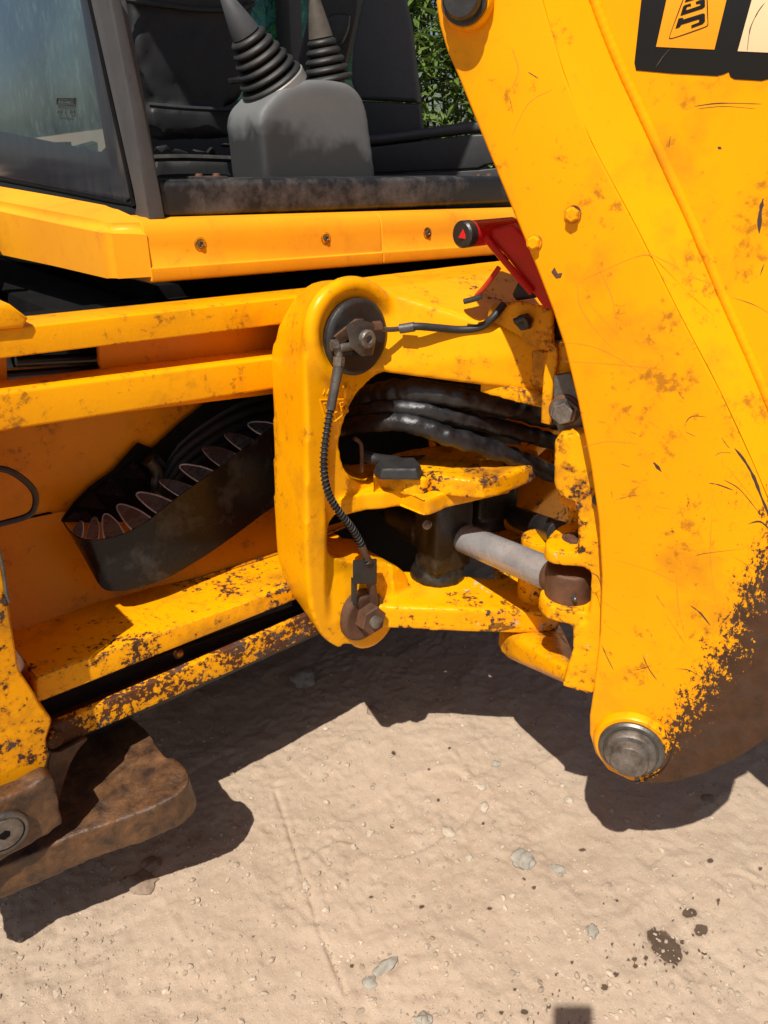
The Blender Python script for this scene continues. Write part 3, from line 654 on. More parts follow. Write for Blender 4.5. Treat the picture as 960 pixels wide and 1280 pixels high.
n = len(A); Cc = [B_.at(*p) + BN * .0012 for p in [(1150, -60 + (700) * i / (n - 1)) for i in range(n)]]; Dd = [RB.at(*p) for p in [(1150, -60 + 700 * i / (n - 1)) for i in range(n)]]
Cc = [p + BN * .06 for p in Dd]; A2 = [p + BN * .05 for p in A]; vs = A + B + Dd + Cc; fs = []
for i in range(n - 1):
    for k in range(3): fs.append((k * n + i, k * n + i + 1, (k + 1) * n + i + 1, (k + 1) * n + i))
fs.append((0, n, 2 * n, 3 * n)); fs.append((n - 1, 2 * n - 1, 3 * n - 1, 4 * n - 1))
mb = bpy.data.meshes.new("m"); mb.from_pydata(vs, [], fs); mb.update()
bm = bmesh.new(); bm.from_mesh(mb)
es = [e for e in bm.edges if {e.verts[0].index // n, e.verts[1].index // n} == {1} ]
bmesh.ops.recalc_face_normals(bm, faces=bm.faces); bmesh.ops.bevel(bm, geom=es, offset=.005, segments=3, affect='EDGES')
bm.to_mesh(mb); bm.free()
bs = obj("boom_section", mb, M_BOOM2, boom, angle=25)
wb = [RB.at(x + 2, y, -.0015) for x, y in ridgeR]
obj("weld_bead", tube(wb, lambda t, s: .0078 + .00025 * math.sin(s * 560), 12, 26, .07), M_BOOM2, boom)
obj("dipper_arm", slab([(1074, 750), (1149, 914), (1360, 735), (1350, 400), (1120, 400)], BP(1.225), .16, .006), M_BOOM2, LD)
# scratches and knocks in the boom paint: thin ribbons a fraction of a millimetre proud
def ribbon(pts, w, pl, d):
    P = cr([pl.at(x, y, d) for x, y in pts], 4, False); vs, fs = [], []
    for i, p in enumerate(P):
        t = (P[min(i + 1, len(P) - 1)] - P[max(i - 1, 0)]).normalized(); sd_ = t.cross(pl.n); f = math.sin(math.pi * (i + .25) / (len(P) - .5)) ** .6
        ww = w * f * random.uniform(.45, 1.25); vs += [p + sd_ * ww, p - sd_ * ww]
        if i: fs.append((2 * i - 2, 2 * i - 1, 2 * i + 1, 2 * i))
    me = bpy.data.meshes.new("m"); me.from_pydata(vs, [], fs); me.update(); return me
M_SCR = NT("bare_scratch").out((.050, .026, .015), .6); M_SCF = NT("faint_scratch").out((.60, .215, .004), .5)
rs = random.Random(5); dark, faint = [], []
for L, w in (([(856, 533), (860, 524), (868, 520), (882, 521)], .0007), ([(886, 604), (898, 606), (917, 613)], .0010), ([(894, 570), (900, 566), (914, 566)], .0006), ([(803, 819), (811, 836), (821, 850)], .0010), ([(845, 836), (862, 838), (882, 851)], .0008),
             ([(884, 826), (892, 845), (905, 858)], .0009), ([(863, 757), (875, 766), (888, 782)], .0013), ([(752, 806), (759, 822), (767, 838)], .0013), ([(790, 838), (802, 836), (815, 832)], .0008), ([(868, 696), (880, 692), (930, 686)], .0004),
             ([(770, 625), (788, 620), (800, 620)], .0005), ([(918, 560), (930, 575), (942, 596), (952, 622), (966, 655)], .0024), ([(740, 716), (748, 722), (752, 738)], .0012),
             ([(817, 578), (822, 584), (827, 590)], .0022), ([(935, 655), (950, 652), (962, 662)], .0014), ([(905, 600), (925, 612), (948, 640)], .0007)): dark.append(ribbon(L, w, B_, .0002))
for L in ([(721, 354), (755, 338), (803, 319), (830, 326), (862, 346)], [(722, 354), (724, 380), (742, 410), (770, 440)], [(700, 428), (735, 432), (768, 445), (805, 470)], [(705, 452), (760, 455), (830, 462)], [(860, 345), (880, 352), (900, 360)], [(745, 330), (765, 372), (772, 420)],
          [(725, 560), (760, 552), (800, 556)], [(640, 170), (660, 130), (690, 112)], [(640, 60), (648, 88), (640, 110)], [(845, 700), (848, 760), (858, 800)], [(770, 700), (820, 716), (870, 742)], [(890, 640), (888, 700), (896, 760)]): faint.append(ribbon(L, .0007, B_, .00015))
for _ in range(64):
    x = rs.uniform(600, 930); y = rs.uniform(60, 900) if rs.random() < .4 else rs.uniform(480, 900)
    if x < 590 + y * .17 + 12 or x > 690 + (y * .42 if y < 650 else 250): continue
    a = rs.gauss(.9, .35); l = rs.expovariate(1 / 14) + 3
    L = [(x, y), (x + l * .5 * math.cos(a) + rs.uniform(-1, 1), y + l * .5 * math.sin(a)), (x + l * math.cos(a), y + l * math.sin(a))]
    (dark if rs.random() < .45 else faint).append(ribbon(L, rs.uniform(.00025, .0006), B_, .0002))
for nm, L, m in (("scratches", dark, M_SCR), ("faint_scratches", faint, M_SCF)): obj(nm, join(L), m, boom, smooth=False, kind="stuff")
sec = [ribbon(L, w, RB, .0002) for L, w in (([(868, 133), (900, 129), (952, 130)], .0006), ([(872, 136), (905, 133), (945, 136)], .0005), ([(954, 248), (950, 268), (949, 292)], .0028), ([(897, 184), (902, 186)], .0018), ([(915, 372), (940, 380), (962, 392)], .0004), ([(955, 330), (950, 345)], .0007), ([(838, 170), (836, 185)], .0005))]
obj("scratches", join(sec), M_SCR, bs, smooth=False, kind="stuff")
# base pin
pc = B_.at(790, 929)
obj("pin_collar", lathe(pc, -BN, [(0, .070), (.010, .068), (.014, .064), (.014, .0)], 48), M_BOOM, boom)
pn = obj("boom_pin", lathe(pc - BN * .012, -BN, [(0, .034), (.038, .034), (.043, .031), (.044, .0)], 40), M_BOLT, boom)
obj("pin_washer", lathe(pc - BN * .013, -BN, [(0, .0585), (.006, .0585), (.010, .055), (.010, .049), (.0085, .048), (.0085, .0)], 48), M_GREY, pn)
obj("pin_ring", lathe(pc - BN * .020, -BN, [(0, .046), (.014, .046), (.018, .043), (.018, .0)], 44), M_BOLT, pn)
obj("pin_nipple", lathe(B_.at(795, 968, .012), (.1, -.3, -1), [(0, .005), (.012, .004), (.014, .006), (.018, .003)], 10), M_GREY, pn)
uc_ = B_.at(586, 2)
obj("upper_collar", lathe(uc_, -BN, [(0, .036), (.012, .036), (.016, .033), (.016, .0)], 40), M_BOOM, boom)
obj("upper_pin", lathe(uc_ - BN * .012, -BN, [(0, .031), (.012, .031), (.012, .026), (.024, .026), (.028, .023), (.028, .0)], 36), M_DARK, boom)
for px, py, r in ((716, 268, .0105), (668, 303, .010)):
    o = B_.at(px, py); bt = obj("plate_bolt", nut(o, -BN, r, .013, .5), M_BOOM, boom)
    obj("bolt_washer", lathe(o, -BN, [(0, r * 1.18), (.003, r * 1.18)], 20), M_YARM, bt)
obj("boom_nick", slab([(689, 340), (693, 334), (697, 342), (703, 341), (701, 347), (695, 348)], BP(1.1993), .0006, .0001, r=.001), M_RUST, boom)

# decal
M_DBLK = NT("decal_black").out((.009, .008, .007), .32, 0.0, None, .3)
M_DYEL = NT("decal_yellow").out((.84, .32, .004), .32)
M_DCRM = NT("decal_cream").out((.80, .58, .33), .38)
dk = obj("decal", slab([(806, -40), (793, 78), (795, 88), (840, 92), (896, 95), (904, 93), (911, 90), (913, 96), (918, 99), (952, 101), (960, 99), (1030, 104), (1030, -40)], BP(1.2422), .0006, .0001), M_DBLK, boom)
d1 = BP(1.2414); d2_ = BP(1.2409)
obj("decal_field", slab([(843, -45), (820, 58.5), (893, 62), (919, -45)], d1, .0003, .00005), M_DYEL, dk)
obj("decal_field", slab([(952, -45), (922, 64), (1030, 69), (1030, -45)], d1, .0003, .00005), M_DCRM, dk)
def dpx(L): return [(820 + x / 12, y / 12) for x, y in L]
loop = cr([V(d2_.uv(d2_.at(*p))) for p in dpx([(197, 555), (215, 580), (260, 575), (480, 505), (740, 410), (780, 375), (785, 340), (775, 0), (770, -260), (740, -330), (690, -320), (560, -260), (480, -190), (390, 20), (290, 290)])], 4)
loop = loop[::1]
cxl = sum((p for p in loop), V((0, 0))) / len(loop)
inn = [cxl + (p - cxl) * (1 - .0012 / max((p - cxl).length, 1e-4)) for p in loop]
me = curve_slab([loop, inn], .0003, .00005); me.transform(d2_.mat()); obj("logo_border", me, M_DBLK, dk)
obj("decal_crack", join([ribbon([(957, 2), (948, 14), (939, 32), (936, 46), (934, 64)], .0006, d2_, 0), ribbon([(820, 84), (828, 72), (838, 60)], .0008, d2_, 0)]), M_SCR, dk, smooth=False, kind="stuff")
LET = {"letter_j": [(290, 430), (335, 285), (350, 272), (405, 265), (412, 290), (700, 200), (725, 203), (735, 220), (735, 320), (700, 362), (530, 425), (530, 378), (640, 335), (652, 305), (635, 292), (380, 372), (365, 395), (345, 415)],
       "letter_c": [(365, 238), (405, 100), (430, 75), (520, 48), (528, 90), (470, 102), (450, 138), (462, 150), (660, 82), (668, 55), (600, 62), (595, 28), (650, 2), (735, -20), (735, 100), (700, 130)],
       "letter_b": [(430, 38), (480, -110), (520, -140), (735, -215), (735, -60), (640, -25), (540, 5)]}
for k, L in LET.items(): obj(k, slab(dpx(L), d2_, .0003, .00005), M_DBLK, dk)

# ------------------------------------------------------------------ cab
pS0 = YP(1.42).at(138, 349); pS1 = ZP(1.24).at(0, 318); sd = (pS1 - pS0); sd.z = 0
S_ = PL(pS0, V((-sd.y, sd.x, 0)))
K14 = YP(1.405)
def S(px, py, d=0): return S_.at(px, py, d)
cab = obj("cab_sill", slab([(197, 225), (330, 223), (760, 219), (760, 250), (640, 254), (203, 273)], YP(1.435), .13, .014, res=3), M_SILL, LD)
for px, py in ((262, 223), (607, 222)):
    o = YP(1.47).at(px, py)
    hp = obj("latch_plate", box(o.x - .035, o.x + .035, o.y - .01, o.y + .03, o.z - .004, o.z + .004, .001), M_GREY, cab)
    for k in (-.018, .02): obj("latch_screw", lathe(o + V((k, .008, .004)), (0, 0, 1), [(0, .008), (.004, .007), (.005, .004)], 12), M_RUST, hp)
def skirt(x0, x1):
    pr = [(1.50, 1.344), (1.436, 1.343), (1.420, 1.339), (1.411, 1.330), (1.407, 1.316), (1.405, 1.300), (1.4045, 1.262), (1.403, 1.259), (1.399, 1.257), (1.398, 1.240), (1.400, 1.234), (1.408, 1.231), (1.50, 1.231)]
    vs = []
    for x in (x0, x0 + .0015, x1 - .0015, x1):
        e = .0015 if x in (x0, x1) else 0
        vs += [(x, y + e, z - .021 * (x - .64) - (e if z > 1.3 else -e)) for y, z in pr]
    n = len(pr); fs = [(k * n + i, k * n + i + 1, (k + 1) * n + i + 1, (k + 1) * n + i) for k in range(3) for i in range(n - 1)] + [tuple(range(n))[::-1], tuple(range(3 * n, 4 * n))]
    me = bpy.data.meshes.new("m"); me.from_pydata(vs, [], fs); me.update()
    bm = bmesh.new(); bm.from_mesh(me); bmesh.ops.recalc_face_normals(bm, faces=bm.faces); bm.to_mesh(me); bm.free(); return me
xs0, xs1, xs2 = K14.at(183, 310).x, K14.at(477, 300).x, 2.1
sk = obj("rear_skirt", skirt(xs0, xs1 - .0008), M_TRIM, LD, angle=30); sk2 = obj("rear_skirt", skirt(xs1 + .0008, xs2), M_TRIM, LD, angle=30)
for i, (px, py) in enumerate(((250, 305), (407, 298), (534, 291))):
    o = K14.at(px, py); q = sk if i < 2 else sk2
    obj("screw_recess", lathe(o + V((0, .004, 0)), (0, -1, 0), [(0, .0115), (.0052, .0125), (.0056, .0095), (.0045, .0088), (.0045, 0)], 22), M_YARM, q)
    obj("skirt_screw", lathe(o, (0, -1, 0), [(0, .0062), (.004, .0058), (.005, .004), (.003, .003), (.003, 0)], 14), M_GREY, q)
low = [(-110, 295), (0, 318), (70, 333), (138, 349)]
mid = [(-110, 232), (0, 256), (70, 270), (128, 281)]
topr = [(-110, 212), (0, 233), (75, 246), (139, 258)]
Lw = [S(*p) for p in low] + [YP(1.40).at(190, 346)]
Md = [S(*p) for p in mid] + [YP(1.405).at(182, 283)]
Tp = [S(p[0], p[1], -.07) for p in topr] + [YP(1.43).at(174, 274)]
vs = Tp + Md + Lw; fs = [(r * 5 + i, r * 5 + i + 1, (r + 1) * 5 + i + 1, (r + 1) * 5 + i) for r in range(2) for i in range(4)]
me = bpy.data.meshes.new("m"); me.from_pydata(vs, [], fs); me.update()
bm = bmesh.new(); bm.from_mesh(me); bmesh.ops.recalc_face_normals(bm, faces=bm.faces)
bmesh.ops.bevel(bm, geom=[e for e in bm.edges if len(e.link_faces) == 2], offset=.014, segments=3, affect='EDGES')
bmesh.ops.solidify(bm, geom=bm.faces[:], thickness=.006); bmesh.ops.recalc_face_normals(bm, faces=bm.faces); bm.to_mesh(me); bm.free()
obj("side_skirt", me, M_TRIM, LD, angle=60)
# side window
g = NT("dusty_tinted_glass"); t = g.t
tr = g.n('ShaderNodeBsdfTransparent'); tr.inputs[0].default_value = (.50, .64, .62, 1)
gl = g.n('ShaderNodeBsdfGlossy'); gl.inputs[0].default_value = (.9, .95, 1, 1); gl.inputs['Roughness'].default_value = .02
df = g.n('ShaderNodeBsdfDiffuse')
dn = g.noise(60, 6, .75, co=g.stretch((1, 1, .6))); d2n = g.noise(5, 4, .6)
t.links.new(g.mix(g.step(d2n, .4, .65), (.13, .20, .22), (.17, .25, .25)), df.inputs[0])
fz = g.n('ShaderNodeFresnel'); fz.inputs[0].default_value = 1.5
m1 = g.n('ShaderNodeMixShader'); m2 = g.n('ShaderNodeMixShader')
t.links.new(g.math('ADD', g.math('MULTIPLY', fz.outputs[0], 2.6), .10, True), m1.inputs[0]); t.links.new(tr.outputs[0], m1.inputs[1]); t.links.new(gl.outputs[0], m1.inputs[2])
t.links.new(g.math('ADD', g.math('MULTIPLY', g.step(dn, .52, .74), .35), g.math('MULTIPLY', d2n, .42), True), m2.inputs[0]); t.links.new(m1.outputs[0], m2.inputs[1]); t.links.new(df.outputs[0], m2.inputs[2])
t.links.new(m2.outputs[0], t.nodes['Material Output'].inputs[0]); M_GLASS = g.m
g = NT("teal_windscreen_glass"); t = g.t
tr = g.n('ShaderNodeBsdfTransparent'); tr.inputs[0].default_value = (.24, .50, .44, 1)
gl = g.n('ShaderNodeBsdfGlossy'); gl.inputs['Roughness'].default_value = .03; gl.inputs[0].default_value = (.5, .9, .85, 1)
df2 = g.n('ShaderNodeBsdfDiffuse'); df2.inputs[0].default_value = (.07, .16, .12, 1); m0 = g.n('ShaderNodeMixShader'); m0.inputs[0].default_value = .45
t.links.new(tr.outputs[0], m0.inputs[1]); t.links.new(df2.outputs[0], m0.inputs[2])
m1 = g.n('ShaderNodeMixShader'); m1.inputs[0].default_value = .07
t.links.new(m0.outputs[0], m1.inputs[1]); t.links.new(gl.outputs[0], m1.inputs[2]); t.links.new(m1.outputs[0], t.nodes['Material Output'].inputs[0]); M_SCREEN = g.m
frit = NT("dusty_black_glass_border"); fa = frit.noise(40, 5, .7, co=frit.stretch((1, 1, .12))); fb = frit.noise(6, 3, .5)
dz = frit.step(frit.dot((0, 0, 1)), 1.40, 1.33)
M_FRIT = frit.out(frit.mix(frit.math('MULTIPLY', frit.step(fa, .42, .68), frit.math('ADD', frit.math('MULTIPLY', dz, .35), .15)), (.022, .025, .033), (.10, .085, .06)), .16, 0.0, None, .6)
wn = obj("side_window", slab([(-60, -60), (97, -60), (110, 0), (163, 247), (158, 253), (0, 222), (-60, 210)], S_, .006, .001, d=-.115), M_GLASS, LD)
obj("window_border", slab([(84, -60), (97, -60), (110, 0), (163, 246), (157, 252), (0, 221), (-60, 209), (-60, 153), (0, 164), (126, 190), (132, 184), (100, 0)], S_, .0012, .0003, d=-.1135), M_FRIT, wn)
obj("window_seal", tube([S(*p, -.113) for p in ((100, -40), (112, 0), (140, 130), (165, 246), (158, 255), (80, 240), (0, 225), (-60, 213))], .0045, 8, 5), M_BLACK, wn)
etch = NT("etched_glass_print").out((.03, .04, .045), .5)
def sq(x0, y0, x1, y1): return [(x0, y0), (x1, y0), (x1, y1), (x0, y1), (x0, y0)]
WP = PL(S_.o + S_.n * -.1132, S_.n)
for nm, L, r in (("glass_mark_frame", [sq(71.5, 122.6, 94, 130.6)], .0013),
                 ("glass_mark_letters", [[(76, 124), (76, 129), (73, 129)], [(85, 124.6), (80, 124.6), (79.5, 129), (85, 129)], [(87.5, 124.5), (87.5, 129), (92, 129), (92.5, 127), (87.5, 126.7), (91.5, 126.4), (91.5, 124.5), (87.5, 124.5)]], .0008),
                 ("glass_mark_rows", [[(72, 133), (93, 134)], [(73, 138), (77, 138), (77, 142), (73, 142), (73, 138)], [(82, 137), (82, 143)], [(88, 138), (93, 138), (93, 143), (88, 143), (88, 138)], [(73, 146), (92, 147)]], .0006)):
    strokes(L, WP, r, etch, wn, nm, 4)
obj("corner_pillar", slab([(104, -60), (124, -60), (138, 0), (162, 125), (188, 278), (168, 268), (170, 255), (113, 0)], S_, .03, .003, d=-.10), M_CABP, LD)
obj("rear_pillar", slab([(122, -60), (139, -60), (152, 0), (180, 132), (203, 250), (207, 274), (187, 276), (161, 125), (137, 0)], YP(1.425), .05, .004), M_CABP, LD)
# lever tower
lt = slab([(336, 262), (331, 215), (324, 152), (328, 138), (340, 122), (356, 108), (374, 101), (400, 98), (434, 101), (452, 114), (461, 136), (470, 205), (476, 262)], YP(1.585), .15, 0, r=.02)
wet = NT("grey_lever_tower"); na = wet.noise(10, 5, .6); nb = wet.noise(9, 3, .55)
hz = wet.math('ADD', wet.dot((.10, 0, 1)), wet.math('MULTIPLY', nb, .26))
tz = YP(1.60).at(380, 135).z + .175
xx = wet.step(wet.math('ADD', wet.dot((1, 0, 0)), wet.math('MULTIPLY', nb, .05)), YP(1.60).at(318, 180).x + .018, YP(1.60).at(318, 180).x + .03)
wm = wet.math('MULTIPLY', wet.step(hz, tz + .035, tz - .01), xx)
M_TOWER = wet.out(wet.mix(wm, wet.mix(na, (.09, .094, .096), (.16, .165, .165)), (.042, .043, .043)), wet.math('SUBTRACT', .62, wet.math('MULTIPLY', wm, .12)), 0.0, wet.bump(wet.noise(160, 2, .5), .2, .001))
tw = obj("lever_tower", cast([lt], .006, 26), M_TOWER, LD)
def bellows(p0, p1, r0, r1, n, name):
    L = (p1 - p0).length; pr = []
    for i in range(n):
        for k, w in enumerate((0, .62, .92, 1.0, .92, .62)):
            t = (i + k / 6) / n; r = r0 + (r1 - r0) * t; pr.append((L * t, r * (.74 + .28 * w)))
    return obj(name, lathe(p0, p1 - p0, pr, 36), M_RUBBER, tw, angle=60)
LY = YP(1.665)
b0, b1 = LY.at(341, 106), LY.at(307, 42)
px_m = 1.80 / FPX                             # metres per photo pixel at the levers
ring_ = obj("boot_collar", lathe(b0 - (b1 - b0).normalized() * .03, b1 - b0, [(.012, 41 * px_m), (.032, 41 * px_m), (.038, 37 * px_m), (.038, .0)], 36), metal_mat("pale_grey_plastic", (.20, .195, .18), (.30, .295, .28), .45, 0, .1, 1, 44), tw)
bellows(b0, b1, 41 * px_m, 20 * px_m, 6, "bellows_boot")
obj("lever_cone", lathe(b1, LY.at(268, -22) - LY.at(302, 40), [(0, 17 * px_m), (.015, 15.5 * px_m), (.082, 6.0 * px_m), (.086, 3.3 * px_m), (.24, 3.0 * px_m)], 24), M_CABP, tw)
LY = YP(1.65); c0, c1 = LY.at(411, 103), LY.at(401, 47)
bellows(c0, c1, 32 * px_m, 16 * px_m, 5, "bellows_boot")
obj("lever_cone", lathe(c1, c1 - c0, [(0, 15 * px_m), (.03, 12 * px_m), (.085, 6 * px_m), (.10, 3.5 * px_m), (.24, 3 * px_m)], 24), metal_mat("dusty_rubber", (.055, .045, .035), (.11, .09, .07), .7, 0, .2, 2, 46), tw)
# seat
SY = YP(2.15)
seat = obj("seat", cast([slab([(150, -80), (320, -80), (316, 40), (305, 120), (292, 132), (196, 126), (172, 80)], SY, .16, 0), slab([(188, 132), (300, 138), (302, 158), (285, 172), (208, 170), (192, 158)], YP(2.06), .30, 0)], .012, 6, .006), M_SEAT, LD)
obj("seat_piping", tube([YP(2.135).at(*p) for p in ((140, -2), (200, 6), (250, 12), (300, 11), (318, 4))], .006, 8, 5), M_CABIN, seat)
obj("seat_piping", tube([YP(2.04).at(*p) for p in ((186, 131), (230, 135), (270, 137), (302, 137))], .006, 8, 5), M_CABIN, seat)
sb = obj("seat_base", cast([slab([(196, 199), (215, 202), (285, 201), (295, 240), (190, 240)], YP(1.95), .3, 0)], .008, 4), M_CABIN, LD)
obj("seat_rail", tube([YP(1.93).at(*p) for p in ((186, 198), (230, 197), (290, 199))], .008, 8, 3), M_GREY, sb)
for px, py, r in ((206, 186, .022), (225, 190, .016), (250, 188, .02), (270, 190, .026), (286, 182, .015)):
    o = YP(2.02).at(px, py); obj("seat_linkage", hull([o + V((random.uniform(-1.6, 1.6), random.uniform(-1, 1), random.uniform(-.5, .5))) * r for _ in range(9)], .003), M_RUBBER, sb)
obj("seat_lever", tube([YP(1.98).at(288, 101), YP(1.95).at(300, 100), YP(1.95).at(312, 102)], .008, 8, 3), M_BOLT, seat)
# right side of the cab
Q_ = PL((1.85, 1.75, 0), (-.8, -.6, 0))
q2 = PL((2.0, 2.2, 0), (-.7, -.7, 0))
obj("right_trim", slab([(462, -60), (494, -60), (505, 0), (512, 30), (523, 128), (447, 124), (438, 100), (440, 60), (452, 0)], Q_, .06, .010, r=.01), M_CABP, LD)
obj("right_trim", slab([(447, 125.5), (523, 129.5), (528, 180), (452, 190)], Q_, .06, .008, d=-.002), M_CABIN, LD)
arch = obj("wheel_arch", slab([(430, 182), (470, 183), (588, 168), (640, 166), (640, 200), (606, 207), (598, 211), (430, 219)], Q_, .08, .006, d=.05), M_CABIN, LD)
obj("arch_rail", slab([(430, 172), (490, 166), (584, 152), (640, 146), (640, 162), (588, 166), (470, 181), (430, 184)], Q_, .10, .012, d=.055), M_CABP, LD)
obj("arch_lower", slab([(430, 221), (600, 212), (640, 208), (640, 250), (430, 250)], Q_, .08, .004, d=.045), M_CABIN, LD)
con = obj("side_console", slab([(398, -50), (452, -50), (447, 20), (425, 112), (404, 120), (368, 90), (382, 30)], q2, .08, .012), M_CABIN, LD)
obj("console_dial", slab([(409, 22), (416, 17), (434, 17), (437, 24), (432, 44), (420, 58), (412, 52)], q2, .012, .003, d=.012, r=.01), M_WRAP, con)
obj("dial_rim", tube([q2.at(*p, .026) for p in ((437, 20), (435, 36), (428, 52), (421, 57))], .0035, 8, 4), M_GREY, con)
obj("windscreen", slab([(290, -80), (470, -80), (470, 140), (290, 140)], YP(2.95), .006, .001), M_SCREEN, LD)
obj("screen_post", slab([(296, -80), (313, -80), (316, 100), (300, 100)], YP(2.93), .05, .01), M_CABIN, LD)
obj("dashboard", box(.60, 2.0, 2.70, 2.93, .9, 1.62, .02), M_CABIN, LD)
obj("cab_roof", box(.50, 2.0, 1.36, 3.0, 2.62, 2.74, .03), M_CABP, LD)
obj("cab_floor", box(.70, 1.98, 1.57, 2.95, 1.16, 1.20, .004), M_BLACK, LD)
obj("chassis", box(.52, 1.92, 1.56, 3.6, .62, 1.155, .01), M_BLACK, LD)
obj("side_pillar", box(.46, .52, 2.85, 2.95, 1.2, 2.62, .01), M_CABP, LD)
obj("side_pillar", box(1.94, 2.0, 2.85, 2.95, 1.2, 2.62, .01), M_CABP, LD)
fl = obj("right_column", slab([(-90, 600), (-10, 620), (0, 692), (12, 760), (24, 838), (44, 868), (66, 900), (52, 975), (22, 990), (-90, 1010)], YP(1.20), .16, .005), M_YWORN, LD)
fl.data.transform(Matrix.Translation((2.28, 0, 0)) )
def wheel(x0, x1, y, r):
    w = x1 - x0; o = V((x0, y, r))
    ty = obj("wheel", lathe(o, (1, 0, 0), [(0, r * .60), (.0, r * .86), (w * .12, r * .97), (w * .3, r), (w * .7, r), (w * .88, r * .97), (w, r * .86), (w, r * .60)], 48, cap=False), M_RUBBER, LD)
    obj("rim", lathe(o + V((w * .3, 0, 0)), (1, 0, 0), [(0, r * .61), (w * .4, r * .61)], 40), M_YRAIL, ty)
    ms = []
    for k in range(40):
        a = 2 * math.pi * k / 40; c, s_ = math.cos(a), math.sin(a); e = V((0, c, s_)); tg = V((0, -s_, c)); sx = w * (.02 if k % 2 else .5)
        ms.append(hull([o + V((sx + q * w * .48, 0, 0)) + e * rr + tg * (u + q * .05) for q in (0, 1) for rr in (r * .97, r * 1.025) for u in (-.02, .02)]))
    tr_ = obj("tread", join(ms), M_RUBBER, ty); 
wheel(.10, .50, 2.42, .72); wheel(1.93, 2.33, 2.42, .72)
wheel(.22, .52, 4.4, .45); wheel(1.91, 2.21, 4.4, .45)
obj("front_chassis", box(.75, 1.68, 3.5, 4.9, .55, 1.15, .03), M_BLACK, LD)
obj("bonnet", box(.80, 1.63, 3.1, 4.95, 1.16, 1.62, .06), M_YRAIL, LD)

# ------------------------------------------------------------------ ground
rng = np.random.default_rng(4)
def vnoise(x, y, seed):
    xi, yi = np.floor(x).astype(int), np.floor(y).astype(int); fx, fy = x - xi, y - yi
    fx = fx * fx * (3 - 2 * fx); fy = fy * fy * (3 - 2 * fy)
    def h(a, b):
        n = (a * 374761393 + b * 668265263 + seed * 974711) & 0x7fffffff; n = ((n ^ (n >> 13)) * 1274126177) & 0x7fffffff
        return ((n ^ (n >> 16)) & 0xffff) / 65535.0
    return (h(xi, yi) * (1 - fx) + h(xi + 1, yi) * fx) * (1 - fy) + (h(xi, yi + 1) * (1 - fx) + h(xi + 1, yi + 1) * fx) * fy - .5
def gh_(x, y):
    """height of the sandy ground"""
    xr = .80 * x + .60 * y; yr = -.60 * x + .80 * y
    wx = x + .03 * vnoise(x * 9, y * 9, 77); wy = y + .03 * vnoise(x * 9 + 5, y * 9, 78)
    z = .022 * vnoise(x * 2.3, y * 2.3, 1) + .010 * vnoise(wx * 7, wy * 7, 2) + .006 * (1 - np.minimum(1, 2.6 * np.abs(vnoise(wx * 5 + 3, wy * 5, 21)))) ** 2 * (vnoise(x * 3, y * 3, 22) > -.05) + .0032 * vnoise(wx * 17, wy * 17, 3)
    r = np.abs(vnoise(wx * 12, wy * 12, 9)) * 2
    z = z + .0045 * vnoise(wx * 38, wy * 38, 4) + .0022 * vnoise(x * 90, y * 90, 5) * (.5 + 1.5 * (vnoise(x * 6, y * 6, 31) + .5)) + .0016 * vnoise(x * 170, y * 170, 15) + .004 * (1 - r) ** 3 * (vnoise(x * 4, y * 4, 6) + .35)
    z = z + .005 * vnoise(xr * 4, yr * 26, 8) + .0035 * vnoise(wx * 60, wy * 60, 12) * (vnoise(x * 5, y * 5, 13) > .05)
    return z
def gpt(px, py):
    P = ZP(0).at(px, py); return P.x, P.y
def seg_d(x, y, a, b):
    ax_, ay_ = a; bx2, by2 = b; dx, dy = bx2 - ax_, by2 - ay_; t = np.clip(((x - ax_) * dx + (y - ay_) * dy) / (dx * dx + dy * dy), 0, 1)
    return np.hypot(x - ax_ - t * dx, y - ay_ - t * dy)
grooves = [[(345, 990), (362, 1040), (385, 1110), (398, 1160), (420, 1210), (432, 1240)], [(640, 1050), (700, 1080), (800, 1100)], [(60, 1190), (90, 1230), (80, 1275)]]
def gz(x, y):
    x = np.asarray(x, float); y = np.asarray(y, float); z = gh_(x, y)
    for gv in grooves[:1]:
        Q = [gpt(*p) for p in gv]
        d = np.min([seg_d(x, y, a, b) for a, b in zip(Q, Q[1:])], axis=0); z = z - .004 * np.exp(-(d / .0035) ** 2) * (.4 + 1.6 * np.clip(vnoise(x * 30, y * 30, 33) + .5, 0, 1)) + .0012 * np.exp(-((d - .012) / .008) ** 2)
    return z
dx = np.arange(-.12, 1.95, .0048); dy = np.arange(.05, 2.0, .0048)
def ext(a):
    lo = a[0] - np.cumsum(.0048 * 1.28 ** np.arange(1, 36)); hi = a[-1] + np.cumsum(.0048 * 1.28 ** np.arange(1, 36)); return np.concatenate([lo[::-1], a, hi])
gx, gy = ext(dx), ext(dy); GX, GY = np.meshgrid(gx, gy, indexing='ij')
near = np.exp(-np.maximum(0, np.maximum(np.abs(GX - .9) - 1.6, np.abs(GY - 1) - 1.6)) * .6)
GZ = gz(GX, GY) * near
nx, ny = GX.shape; co = np.stack([GX, GY, GZ], -1).reshape(-1, 3)
idx = np.arange(nx * ny).reshape(nx, ny); quads = np.stack([idx[:-1, :-1], idx[1:, :-1], idx[1:, 1:], idx[:-1, 1:]], -1).reshape(-1, 4)
gm = bpy.data.meshes.new("ground"); gm.vertices.add(len(co)); gm.vertices.foreach_set("co", co.ravel().astype(np.float32))
gm.loops.add(quads.size); gm.loops.foreach_set("vertex_index", quads.ravel().astype(np.int32))
gm.polygons.add(len(quads)); gm.polygons.foreach_set("loop_start", np.arange(0, quads.size, 4, dtype=np.int32)); gm.update(calc_edges=True)
